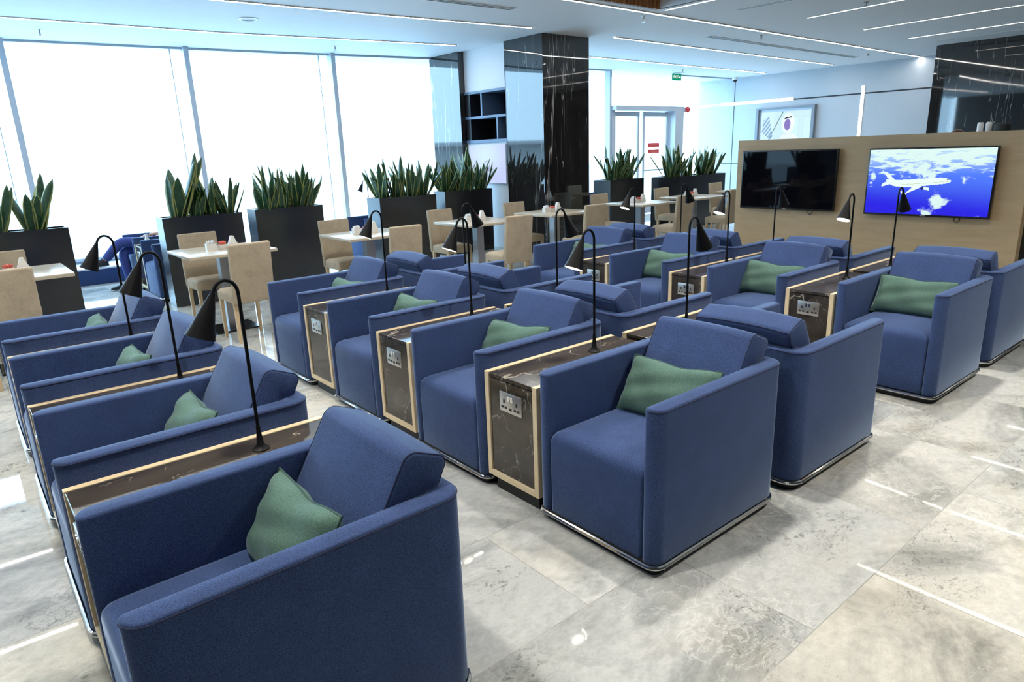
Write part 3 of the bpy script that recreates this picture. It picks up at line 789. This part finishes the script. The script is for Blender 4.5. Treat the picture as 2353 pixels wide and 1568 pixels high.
# ------------------------------------------------------------------ ceiling lights, vents, sprinklers
def strip(pts, wd, label, mat='strip', name='ceiling_light'):
    root = thing(name, label, 'ceiling light', group='recessed LED ceiling strips')
    bm = new(); bf = new()
    for a, b in zip(pts, pts[1:]):
        seg_box(bm, a, b, -wd / 2, wd / 2, CZ - .010, CZ - .004, .0, .0)
        seg_box(bf, a, b, -wd / 2 - .012, -wd / 2, CZ - .012, CZ); seg_box(bf, a, b, wd / 2, wd / 2 + .012, CZ - .012, CZ)
    obj('diffuser', bm, M[mat], root, 0); obj('frame', bf, M['white'], root, 0)
    return root
strip([(-7.80, -5.5), (-7.79, -.85), (-7.71, 1.456), (-7.22, 4.9)], .034, 'long LED ceiling strip nearest the tall windows')
strip([(-5.95, -5.5), (-5.80, .947), (-5.705, 2.573), (-5.485, 4.937)], .034, 'LED ceiling strip ending in front of the big marble column')
strip([(-3.90, -5.5), (-3.93, 4.19), (-4.02, 8.24), (-4.16, 14.78)], .034, 'longest LED ceiling strip running past the timber coffer to the far wall')
strip([(-5.50, 6.64), (-5.80, 14.3)], .034, 'LED ceiling strip starting beyond the big marble column')
strip([(-7.20, 6.35), (-7.46, 14.3)], .034, 'LED ceiling strip along the far windows and exit door')
strip([(-3.74, 5.60), (-.98, 5.60)], .034, 'LED ceiling strip along the end of the timber coffer', 'stripsoft')
strip([(-.75, 5.58), (6.5, 5.50)], .034, 'LED ceiling strip continuing the coffer edge above the screens', 'stripsoft')
strip([(-3.08, 7.85), (-.55, 7.62)], .034, 'crosswise LED ceiling strip, first beyond the timber coffer', 'stripsoft')
strip([(-.45, 7.61), (6.5, 7.5)], .034, 'continuation of the first crosswise LED ceiling strip above the partition', 'stripsoft')
strip([(-3.13, 9.70), (6.5, 9.40)], .034, 'crosswise LED ceiling strip, second beyond the timber coffer', 'stripsoft')
strip([(-3.15, 11.45), (6.5, 11.0)], .034, 'crosswise LED ceiling strip closest to the dark marble block', 'stripsoft')
for k, yy in enumerate((-6.6,)):  # unseen strip added behind the camera to supply more room light
    strip([(-3.0, yy), (7.0, yy)], .034, ('first' if k == 0 else 'second') + ' crosswise LED strip added for fill behind the viewer')
# light lines set in the far wall
for nm, (x0, x1, z0, z1) in (('horizontal LED light line on the far white wall beside the groove', (-9.0, -6.95, 2.535, 2.60)), ('upright LED light line crossing the groove on the far white wall', (-5.33, -5.265, 1.2, 2.72))):
    o = thing('wall_light', nm, 'wall light', group='LED light lines on the far wall')
    bm = new(); box(bm, x0, x1, 14.778, 14.788, z0, z1); obj('diffuser', bm, M['wallstrip'], o, 0)
    bm = new(); box(bm, x0 - .008, x1 + .008, 14.788, 14.80, z0 - .008, z1 + .008); obj('frame', bm, M['white'], o, 0)
sp = thing('downlight', 'round recessed downlight', 'ceiling light', (-2.42, 2.65, CT), 0, 'downlights in the timber coffer')
bm = new(); lathe(bm, [(.05, -.001), (.075, -.001), (.08, -.012), (.055, -.012), (.05, -.001)], 24); obj('trim_ring', bm, M['white'], sp, 40)
bm = new(); lathe(bm, [(0, -.006), (.052, -.006), (.052, -.002), (0, -.002)], 24); obj('lens', bm, M['spot'], sp, 40)
for k, (x, y) in enumerate([(-2.42, 2.65), (-2.42, .05), (-2.42, -2.5), (0, 3.5), (0, 1.0), (0, -1.6), (2.4, 3.5), (2.4, 1.0)]):  # first matches a floor reflection; the others are added for overhead fill
    lb = 'round recessed downlight in the timber coffer, hidden above the frame; most added as fill'
    if k: dup(sp, (x, y, CT), 0, lb)
    else: sp['label'] = lb
    ld = bpy.data.lights.new('downlight_fill', 'SPOT'); ld.energy = 300; ld.color = (1.0, .95, .87); ld.spot_size = math.radians(125); ld.spot_blend = 1.0; ld.shadow_soft_size = .09
    lo = bpy.data.objects.new('downlight_fill', ld); COL.objects.link(lo); lo.location = (x, y, CT - .03)
for lb, pts in (('slot air vent in the ceiling beyond the big marble column', [(-4.75, 8.0), (-4.90, 13.4)]), ('short slot air vent beside the timber coffer corner', [(-3.27, 6.45), (-1.2, 6.5)]), ('slot air vent between two LED strips at the top edge', [(-4.75, 1.2), (-4.65, 3.9)]), ('slot air vent over the dark marble block', [(-3.06, 12.4), (3.0, 12.0)])):
    o = thing('ceiling_vent', lb, 'air vent', group='slot air vents')
    bm = new(); seg_box(bm, pts[0], pts[1], -.045, .045, CZ - .004, CZ - .001); obj('slot', bm, M['vent'], o, 0)
    bm = new(); seg_box(bm, pts[0], pts[1], -.06, -.045, CZ - .008, CZ); seg_box(bm, pts[0], pts[1], .045, .06, CZ - .008, CZ); seg_box(bm, pts[0], pts[1], -.005, .005, CZ - .008, CZ - .001); obj('frame', bm, M['white'], o, 0)
def make_sprinkler(label):
    o = thing('fire_sprinkler', label, 'sprinkler', group='ceiling sprinklers')
    bm = new(); lathe(bm, [(0, 0), (.035, 0), (.03, -.006), (.01, -.01), (.008, -.045), (0, -.045)], 16); obj('body', bm, M['steel'], o, 40)
    bm = new(); lathe(bm, [(0, -.075), (.025, -.073), (.025, -.069), (0, -.067)], 16); box(bm, -.014, -.010, -.003, .003, -.07, -.02); box(bm, .010, .014, -.003, .003, -.07, -.02); obj('deflector', bm, M['steel'], o, 0)
    return o
sk = make_sprinkler('x')
for (x, y), lb in zip([(-8.50, -.42), (-8.14, 3.30), (-4.16, 5.70), (-4.29, 8.74), (-4.48, 12.99), (-2.15, 7.51), (-7.9, 11.6)], ['above the leftmost window bay', 'above the third window bay', 'beside the end of the timber coffer', 'beside the longest LED strip', 'close to the far wall', 'between the crosswise LED strips', 'in front of the exit door']):
    put(sk, (x, y, CZ), .4, 'small pendent fire sprinkler ' + lb, 'ceiling sprinklers')
o = thing('ceiling_speaker', 'round white ceiling speaker between the two window-side LED strips', 'speaker', (-6.67, 1.48, CZ))
bm = new(); lathe(bm, [(.085, 0), (.11, 0), (.11, -.008), (.09, -.012), (.085, -.004)], 28); obj('rim', bm, M['white'], o, 40)
bm = new(); lathe(bm, [(0, -.008), (.085, -.005), (.085, -.001), (0, -.001)], 28); obj('grille', bm, M['wall'], o, 40)

# ------------------------------------------------------------------ screen partition
bm = new(); box(bm, -3.12, .075, 6.4, 6.52, 0, 1.605, .003, 1)
tag(obj('screen_partition', bm, M['panelwood'], None, 30), 'long wood-panelled partition carrying the two large TVs', 'partition')

def picture_mesh(name, parent, x0, x1, z0, z1, yy, nx, nz, fn, mat):
    """flat screen facing -Y whose faces carry the shown picture"""
    bm = new(); vs = [[bm.verts.new((x0 + (x1 - x0) * i / nx, yy, z1 + (z0 - z1) * j / nz)) for i in range(nx + 1)] for j in range(nz + 1)]
    for j in range(nz):
        for i in range(nx): bm.faces.new((vs[j][i], vs[j + 1][i], vs[j + 1][i + 1], vs[j][i + 1]))
    me = bpy.data.meshes.new(name); bm.to_mesh(me); bm.free()
    at = me.color_attributes.new('picture', 'FLOAT_COLOR', 'CORNER'); buf = []
    for j in range(nz):
        for i in range(nx):
            c = fn((i + .5) / nx, (j + .5) / nz); buf += [c[0], c[1], c[2], 1.0] * 4
    at.data.foreach_set('color', buf)
    me.materials.append(mat); o = bpy.data.objects.new(name, me); COL.objects.link(o); o.parent = parent; return o
def inpoly(p, poly):
    x, y = p; r = False; n = len(poly); j = n - 1
    for i in range(n):
        xi, yi = poly[i]; xj, yj = poly[j]
        if (yi > y) != (yj > y) and x < (xj - xi) * (y - yi) / (yj - yi) + xi: r = not r
        j = i
    return r
def lerp(a, b, k): return tuple(x + (y - x) * k for x, y in zip(a, b))
def sst(a, b, x):
    k = max(0, min(1, (x - a) / (b - a))); return k * k * (3 - 2 * k)
def tvpx(pts):   # points measured on the set, as fractions of the picture
    out = []
    for px, py in pts:
        v = (py - 140) / 960; xl = 300 - 50 * v; xr = 2195 - 135 * v; u = (px - xl) / (xr - xl); top = 155 - 35 * u; bot = 1092 + 75 * u
        out.append((u, (py - top) / (bot - top)))
    return out
fus = tvpx([(1570, 618), (1545, 600), (1480, 568), (1400, 565), (1000, 590), (740, 602), (640, 585), (570, 592), (585, 622), (520, 650), (500, 700), (640, 665), (690, 690), (760, 702), (960, 712), (1250, 682), (1460, 660), (1540, 640)])
fin = tvpx([(520, 475), (590, 480), (720, 602), (640, 602), (590, 560), (545, 500)])
wing = tvpx([(990, 705), (1170, 668), (1090, 725), (910, 800), (895, 830), (835, 820), (800, 765), (825, 768), (870, 800), (900, 790)])
eng = tvpx([(1100, 740), (1135, 705), (1165, 712), (1150, 752)]); eng2 = tvpx([(1160, 705), (1240, 715), (1240, 760), (1160, 745)])
win = tvpx([(1495, 590), (1530, 588), (1535, 600), (1505, 604)])
line_ = tvpx([(830, 668), (1540, 622), (1540, 628), (830, 676)])
def blob(u, v, cx, cy, rx, ry, s): 
    r = math.hypot((u - cx) / rx, (v - cy) / ry); return sst(.25, .75, 1.05 - r + .55 * noise.fractal(Vector((u * 16, v * 11, s)), .8, 2.0, 5)) if r < 1.6 else 0
def airplane(u, v):
    p = (u, v)
    if inpoly(p, win) or inpoly(p, eng): return lin((40, 50, 110))
    if inpoly(p, line_): return lin((190, 205, 170))
    if inpoly(p, fus) or inpoly(p, wing) or inpoly(p, fin) or inpoly(p, eng2): return lin((232, 250, 246))
    sky = lerp(lin((178, 212, 250)), lin((84, 128, 250)), sst(0, .42, v)); sky = lerp(sky, lin((46, 40, 226)), sst(.3, 1.0, v + .12 * (1 - u)))
    n1 = noise.fractal(Vector((u * 9, v * 26 + 3, 1.5)), .9, 2.1, 6); k = sst(.05, .5, n1 + .95 * (1 - sst(.08, .46, v)) - .27 - .5 * sst(.33, .5, v))
    k = max(k, *(min(1, blob(u, v, *b)) for b in ((.46, .31, .20, .24, 2), (.60, .78, .11, .17, 5), (.52, .97, .09, .10, 8), (.05, .42, .03, .09, 4), (.13, .335, .035, .03, 3), (.79, .46, .035, .09, 6), (.03, .52, .02, .03, 7))))
    return lerp(sky, lin((222, 248, 240)), min(1, k) * .95)
def make_tv(label, xc, zc, on):
    root = thing('wall_tv', label, 'TV', (xc, 6.4, zc), 0, 'TVs on the wood partition')
    hw, hh = .62, .362; y = -.065
    bm = new(); rbox(bm, (0, y + .012, 0), (hw * 2, .035, hh * 2), .006, 2); obj('casing', bm, M['tvblack'], root, 30)
    b = .017; yy = y - .0068
    if on: picture_mesh('screen', root, -hw + b, hw - b, -hh + b * 1.3, hh - b, yy, 240, 136, airplane, M['picture'])
    else:
        bm = new(); box(bm, -hw + b, hw - b, yy, yy + .002, -hh + b * 1.3, hh - b); obj('screen', bm, M['screenoff'], root, 0)
    bm = new(); box(bm, -.025, .025, yy - .001, yy + .003, -hh + .006, -hh + .013); obj('badge', bm, M['plate'], root, 0)
    bm = new(); box(bm, -.2, .2, -.036, -.001, -.2, .2); obj('wall_bracket', bm, M['black'], root, 0)
    bm = new(); tube(bm, [(.30, -.03, -hh + .05), (.30, -.045, -hh - .03), (.325, -.045, -hh - .05), (.35, -.04, -hh - .03), (.35, -.03, -hh + .05)], .005, 6); obj('cable', bm, M['black'], root, 60)
    return root
make_tv('black switched-off TV on the wood partition', -2.385, 1.113, False)
make_tv('TV showing an airliner above clouds on the wood partition', -.80, 1.104, True)

# framed wall screen with a portrait on the far wall
def portrait(u, v):
    c = lin((206, 238, 244))
    if inpoly((u, v), [(.04, .25), (.16, .12), (.26, .80), (.20, .86), (.02, .62)]): c = lin((120, 160, 200)) if math.sin(u * 90 + v * 40) > .2 else lin((200, 226, 240))
    if abs((v - .02) - (.44 - u) * 3.2) < .035: c = lin((120, 150, 160))
    if ((u - .56) / .13) ** 2 + ((v - .38) / .33) ** 2 < 1: c = lin((236, 250, 252))
    if inpoly((u, v), [(.48, .22), (.52, .19), (.63, .17), (.63, .205), (.52, .225), (.48, .25)]): c = lin((18, 18, 34))
    if ((u - .545) / .065) ** 2 + ((v - .42) / .17) ** 2 < 1: c = lin((140, 124, 196))
    if inpoly((u, v), [(.36, 1.0), (.46, .72), (.66, .70), (.80, .86), (.86, 1.0)]): c = lin((232, 248, 252))
    return c
root = thing('wall_screen', 'framed wall screen on the far wall showing a man in a white headscarf', 'screen', (-7.12, 14.8, 1.93))
bm = new()
for q in ((-.77, .77, .43, .47), (-.77, .77, -.47, -.43), (-.77, -.70, -.43, .43), (.70, .77, -.43, .43)): box(bm, q[0], q[1], -.10, -.001, q[2], q[3])
obj('frame', bm, M['greyframe'], root, 0)
bm = new(); box(bm, -.70, .70, -.03, -.001, -.43, .43); obj('back_panel', bm, M['mullion'], root, 0)
picture_mesh('screen', root, -.64, .66, -.40, .36, -.032, 130, 76, portrait, M['picture'])
# pale screen below the shelf recess
root = thing('niche_screen', 'pale lit screen on the wall below the recessed shelf', 'screen', (-7.22, 5.45, 1.38))
bm = new(); rbox(bm, (0, -.02, 0), (1.0, .038, .64), .005, 1); obj('casing', bm, M['mullion'], root, 30)
def lilac(u, v):
    c = lerp(lin((196, 206, 246)), lin((214, 238, 250)), sst(.0, 1, 1 - math.hypot(u - .45, v - .25) * 1.4))
    if inpoly((u, v), [(.30, .62), (.50, .58), (.68, .62), (.60, .70), (.40, .70)]) or abs(math.hypot((u - .5) * 1.5, v - .52) - .10) < .012: c = lin((160, 172, 200))
    return c
picture_mesh('screen', root, -.49, .49, -.31, .31, -.0405, 60, 40, lilac, M['picture'])

# dark marble block, bar counter and coffee machine behind the partition
bm = new(); box(bm, -3.28, 4.2, 13.1, 14.79, 0, CZ); struct('wall_marble', bm, M['colmarble'])
root = thing('bar_counter', 'dark marble bar counter behind the wood partition', 'counter', (1.2, 8.3, 0))
bm = new(); box(bm, -2.6, 2.6, -.30, .30, 0, 1.08); obj('body', bm, M['colmarble'], root, 0)
bm = new(); box(bm, -2.65, 2.65, -.36, .36, 1.08, 1.12, .003, 1); obj('worktop', bm, M['darksteel'], root, 30)
root = thing('coffee_machine', 'black coffee machine with white cylinders peeking over the partition top', 'coffee machine', (-.86, 8.3, 1.12))
bm = new(); rbox(bm, (.03, 0, .22), (.44, .44, .44), .03, 3); obj('body', bm, M['black'], root, 40)
bm = new(); box(bm, -.17, .23, -.17, .17, .44, .46); obj('cup_rail', bm, M['steel'], root, 0)
for k, x in enumerate((-.10, -.01)):
    bm = new(); lathe(bm, [(0, .46), (.034, .46), (.034, .585), (.022, .60), (0, .60)], 18, Matrix.Translation((x, 0, 0))); obj('bottle', bm, M['white'], root, 40)
bm = new(); rbox(bm, (.14, 0, .52), (.13, .16, .12), .02, 2); obj('hopper', bm, M['black'], root, 40)
root = thing('bean_grinder', 'round brown bean grinder beside the coffee machine', 'grinder', (-1.20, 8.30, 1.12))
bm = new(); rbox(bm, (0, 0, .17), (.15, .2, .34), .015, 2); obj('body', bm, M['black'], root, 40)
bm = new(); lathe(bm, [(0, .34), (.06, .34), (.09, .40), (.09, .46), (.06, .51), (.02, .53), (0, .53)], 20); obj('hopper', bm, M['brown'], root, 40)

# ------------------------------------------------------------------ window lounge behind the planters
wl = [('blue armchair by the tall windows carrying the seated person', -7.95, .0 + d, 0), ('blue armchair half hidden behind the planter beside the seated person', -6.93, .0 + d, 0), ('blue armchair behind the planter gap at the third window bay', -7.42, 3.0 + d, 0), ('blue armchair behind the planters in front of the exit door', -7.75, 8.55 + d, 0)]
for lb, x, y, rz in wl: put(chair0, (x, y, 0), rz, lb, 'blue armchairs by the windows')
put(table0, (-7.44, d, 0), 0, 'stone-topped side table with socket plate beside the seated person', 'side tables by the windows')
put(table0, (-7.94, 3.0 + d, 0), 0, 'stone-topped side table behind the planters at the third window bay', 'side tables by the windows')
put(lamp0, (-7.94, 3.0 + d + .10, TH - .003), 0, 'black gooseneck lamp behind the planters at the third window bay', 'gooseneck lamps by the windows')
vs = thing('twig_vase', 'white vase with two thin twigs on the side table beside the seated person', 'vase', (-7.44, .13, TH - .003))
bm = new(); lathe(bm, [(0, 0), (.02, 0), (.032, .02), (.034, .05), (.02, .09), (.012, .12), (.014, .135), (.011, .135), (.009, .12), (0, .10)], 20); obj('vase_body', bm, M['white'], vs, 50)
for k in (-1, 1):
    bm = new(); tube(bm, [(0, 0, .11), (.005 * k, -.02 - .01 * k, .2), (.012 * k, -.045 - .02 * k, .30)], .0022, 5); lathe(bm, [(0, -.008), (.006, 0), (0, .008)], 8, Matrix.Translation((.012 * k, -.045 - .02 * k, .30))); obj('twig', bm, M['twig'], vs, 60)

# ------------------------------------------------------------------ seated person
def skin(name, verts, edges, radii, mat, parent=None, root=0, sub=2):
    me = bpy.data.meshes.new(name); me.from_pydata([Vector(v) for v in verts], edges, []); me.materials.append(mat)
    o = bpy.data.objects.new(name, me); COL.objects.link(o)
    m = o.modifiers.new('skin', 'SKIN'); m.use_smooth_shade = True
    for i, r in enumerate(radii):
        q = r if isinstance(r, tuple) else (r, r); me.skin_vertices[0].data[i].radius = q; me.skin_vertices[0].data[i].use_root = (i == root)
    s = o.modifiers.new('sub', 'SUBSURF'); s.levels = sub; s.render_levels = sub
    if parent: o.parent = parent
    return o
px_, py_ = -7.95, .0
B = {'pel': (0, .50, .555), 'sp1': (0, .55, .63), 'sp2': (0, .60, .73), 'che': (0, .645, .82), 'nek': (0, .68, .905), 'hd1': (0, .69, .95), 'hd2': (0, .70, 1.05),
     'hA': (.09, .42, .545), 'kA': (.05, -.09, .625), 'mA': (.04, -.20, .51), 'aA': (.03, -.305, .405), 'fA': (.015, -.40, .375), 'tA': (.01, -.47, .37),
     'hB': (-.09, .42, .54), 'kB': (-.01, -.075, .50), 'mB': (.0, -.065, .30), 'aB': (.01, -.045, .09), 'fB': (.005, -.13, .045), 'tB': (.0, -.20, .035),
     'sL': (.175, .64, .825), 'eL': (.225, .52, .65), 'wL': (.17, .30, .66), 'sR': (-.175, .64, .825), 'eR': (-.225, .52, .65), 'wR': (-.17, .30, .66)}
ks = list(B); ix = {k: i for i, k in enumerate(ks)}
E_ = [('pel', 'sp1'), ('sp1', 'sp2'), ('sp2', 'che'), ('che', 'nek'), ('nek', 'hd1'), ('hd1', 'hd2'), ('pel', 'hA'), ('hA', 'kA'), ('kA', 'mA'), ('mA', 'aA'), ('aA', 'fA'), ('fA', 'tA'), ('pel', 'hB'), ('hB', 'kB'), ('kB', 'mB'), ('mB', 'aB'), ('aB', 'fB'), ('fB', 'tB'), ('che', 'sL'), ('sL', 'eL'), ('eL', 'wL'), ('che', 'sR'), ('sR', 'eR'), ('eR', 'wR')]
RD = {'pel': .115, 'sp1': (.13, .095), 'sp2': (.135, .10), 'che': (.12, .095), 'nek': .05, 'hd1': .07, 'hd2': .082, 'hA': .085, 'kA': .056, 'mA': .05, 'aA': .034, 'fA': .03, 'tA': .02, 'hB': .085, 'kB': .056, 'mB': .05, 'aB': .034, 'fB': .03, 'tB': .02, 'sL': .055, 'eL': .04, 'wL': .028, 'sR': .055, 'eR': .04, 'wR': .028}
per = thing('person', 'seated person in blue jeans and dark shoes with crossed legs, mostly behind a planter', 'person', (px_, py_, 0))
body = skin('body', [B[k] for k in ks], [(ix[a], ix[b]) for a, b in E_], [RD[k] for k in ks], M['skin'], per, 0)
for sx in (1, -1):   # hands: palm, four fingers and a thumb
    wx = Vector((.17 * sx, .30, .66)); vv = [wx, wx + Vector((-.02 * sx, -.06, -.012))]; ed = [(0, 1)]; rd = [.024, .028]
    for f, (fx_, ln) in enumerate(((-.026, .055), (-.009, .065), (.009, .06), (.025, .047))):
        b0 = vv[1] + Vector((fx_ * sx, -.012, 0)); n0 = len(vv)
        vv += [b0, b0 + Vector((0, -ln * .55, -.008)), b0 + Vector((0, -ln, -.03))]; ed += [(1, n0), (n0, n0 + 1), (n0 + 1, n0 + 2)]; rd += [.010, .009, .007]
    n0 = len(vv); vv += [vv[0] + Vector((-.035 * sx, -.03, -.005)), vv[0] + Vector((-.045 * sx, -.07, -.018))]; ed += [(0, n0), (n0, n0 + 1)]; rd += [.011, .008]
    skin('hand', vv, ed, rd, M['skin'], per, 0, 1)
lk = ['pel', 'hA', 'kA', 'mA', 'aA', 'hB', 'kB', 'mB', 'aB']; li = {k: i for i, k in enumerate(lk)}
skin('jeans', [B[k] for k in lk], [(li[a], li[b]) for a, b in E_ if a in li and b in li], [{'pel': .125, 'hA': .094, 'kA': .068, 'mA': .062, 'aA': .052, 'hB': .094, 'kB': .068, 'mB': .062, 'aB': .055}[k] for k in lk], M['jeans'], per, 0)
tk = ['sp1', 'sp2', 'che', 'sL', 'eL', 'sR', 'eR', 'nek']; ti = {k: i for i, k in enumerate(tk)}
skin('shirt', [B[k] if k != 'nek' else (0, .675, .88) for k in tk], [(ti[a], ti[b]) for a, b in E_ if a in ti and b in ti], [{'sp1': (.142, .108), 'sp2': (.147, .112), 'che': (.13, .105), 'sL': .066, 'eL': .052, 'sR': .066, 'eR': .052, 'nek': .062}[k] for k in tk], M['shirt'], per, 0)
bm = new(); bmesh.ops.create_uvsphere(bm, u_segments=24, v_segments=14, radius=.093)
for vv in list(bm.verts):
    if vv.co.z < -.01 and vv.co.y < .02: bm.verts.remove(vv)
bmesh.ops.translate(bm, vec=(0, .713, 1.06), verts=bm.verts); obj('hair', bm, M['hair'], per, 60)
bm = new()
for x in (-.03, .03): bmesh.ops.create_uvsphere(bm, u_segments=10, v_segments=8, radius=.011, matrix=Matrix.Translation((x, .625, 1.035)))
obj('eye', bm, M['white'], per, 60)
bm = new(); lathe(bm, [(0, .03), (.009, .0), (.014, -.02), (0, -.026)], 10, Matrix.Translation((0, .619, 1.015)) @ Matrix.Rotation(.2, 4, 'X')); obj('nose', bm, M['skin'], per, 60)
bm = new(); rbox(bm, (0, .627, .965), (.045, .012, .010), .004, 2); obj('mouth', bm, M['pink'], per, 60)
for x in (-.084, .084):
    bm = new(); bmesh.ops.create_uvsphere(bm, u_segments=10, v_segments=8, radius=.025, matrix=Matrix.Translation((x, .705, 1.025)) @ Matrix.Diagonal((.4, .8, 1.2, 1))); obj('ear', bm, M['skin'], per, 60)
def shoe(heel, toe):
    heel = Vector(heel); toe = Vector(toe); u = (toe - heel).normalized(); side = u.cross(Vector((0, 0, 1))).normalized(); up = side.cross(u).normalized(); L = (toe - heel).length
    def build(pr):
        bm = new(); rings = []
        for s, hwid, z0, z1 in pr:
            ring = []
            for k in range(14):
                a = 2 * PI * k / 14; ring.append(bm.verts.new(heel + u * (s * L) + side * (hwid * math.cos(a)) + up * ((z0 + z1) / 2 + (z1 - z0) / 2 * math.sin(a))))
            rings.append(ring)
        for a, b in zip(rings, rings[1:]):
            for k in range(14): bm.faces.new((a[k], a[(k + 1) % 14], b[(k + 1) % 14], b[k]))
        bm.faces.new(rings[0]); bm.faces.new(rings[-1][::-1]); return bm
    s_ = obj('shoe', build([(-.02, .015, 0, .05), (.0, .032, -.005, .09), (.15, .038, -.005, .105), (.3, .038, -.005, .09), (.5, .042, -.005, .065), (.75, .045, -.005, .045), (.93, .034, -.003, .032), (1.0, .012, .0, .018)]), M['shoe'], per, 60)
    obj('sole', build([(-.03, .018, -.014, .004), (.0, .036, -.016, .004), (.3, .040, -.016, .004), (.75, .048, -.016, .004), (.95, .036, -.014, .004), (1.02, .012, -.010, .004)]), M['sole'], s_, 40)
shoe((.03, -.265, .345), (.01, -.535, .325)); shoe((.01, -.02, .016), (-.005, -.29, .016))

# ------------------------------------------------------------------ outside
bm = new(); box(bm, -160, -10.2, -120, 160, -3.2, -3.0); struct('exterior_ground', bm, M['apron'])
bm = new(); box(bm, -110, -92, -90, -12, -3, 2.6); box(bm, -112, -90, -92, -10, 2.6, 3.2); tag(obj('terminal_building', bm, M['farblue'], None, 0), 'long low pale building across the apron, seen faintly through the tall windows', 'building')
bm = new()
a = [bm.verts.new(p) for p in ((-60, 24, -3.0), (-60, 60, -3.0), (-60, 60, 11.0), (-60, 24, 4.6))]; b = [bm.verts.new((p.co.x - 14, p.co.y, p.co.z)) for p in a]
bm.faces.new(a); bm.faces.new(b[::-1])
for i in range(4): bm.faces.new((a[i], b[i], b[(i + 1) % 4], a[(i + 1) % 4]))
tag(obj('boarding_pier', bm, M['farbuild'], None, 0), 'faint sloping roof of a pier outside the third window bay', 'building')

# ------------------------------------------------------------------ light
wd = bpy.data.worlds.new('sky'); scene.world = wd; wd.use_nodes = True
bg = wd.node_tree.nodes['Background']; bg.inputs['Color'].default_value = (0.46, 0.75, 1.0, 1); bg.inputs['Strength'].default_value = 9.8
def portal(name, cx, cy, length, rz):
    L_ = bpy.data.lights.new(name, 'AREA'); L_.shape = 'RECTANGLE'; L_.size = length; L_.size_y = 2.9; L_.cycles.is_portal = True
    o = bpy.data.objects.new(name, L_); COL.objects.link(o); o.location = (cx, cy, 1.75); o.rotation_euler = (PI / 2, 0, rz)
    return o
portal('window_portal', -9.95, -1.4, 13.4, PI / 2 * -1)
portal('window_portal', -8.85, 10.6, 8.4, PI / 2 * -1)
scene.view_settings.view_transform = 'Standard'; scene.view_settings.look = 'None'; scene.view_settings.gamma = 1.0
scene.view_settings.use_curve_mapping = False
scene.view_settings.exposure = 0.08
scene.cycles.use_adaptive_sampling = True; scene.cycles.adaptive_threshold = 0.035; scene.cycles.max_bounces = 6; scene.cycles.diffuse_bounces = 4; scene.cycles.glossy_bounces = 4; scene.cycles.transparent_max_bounces = 12
scene.cycles.sample_clamp_indirect = 8.0; scene.cycles.caustics_reflective = False; scene.cycles.caustics_refractive = False
scene.cycles.use_denoising = True
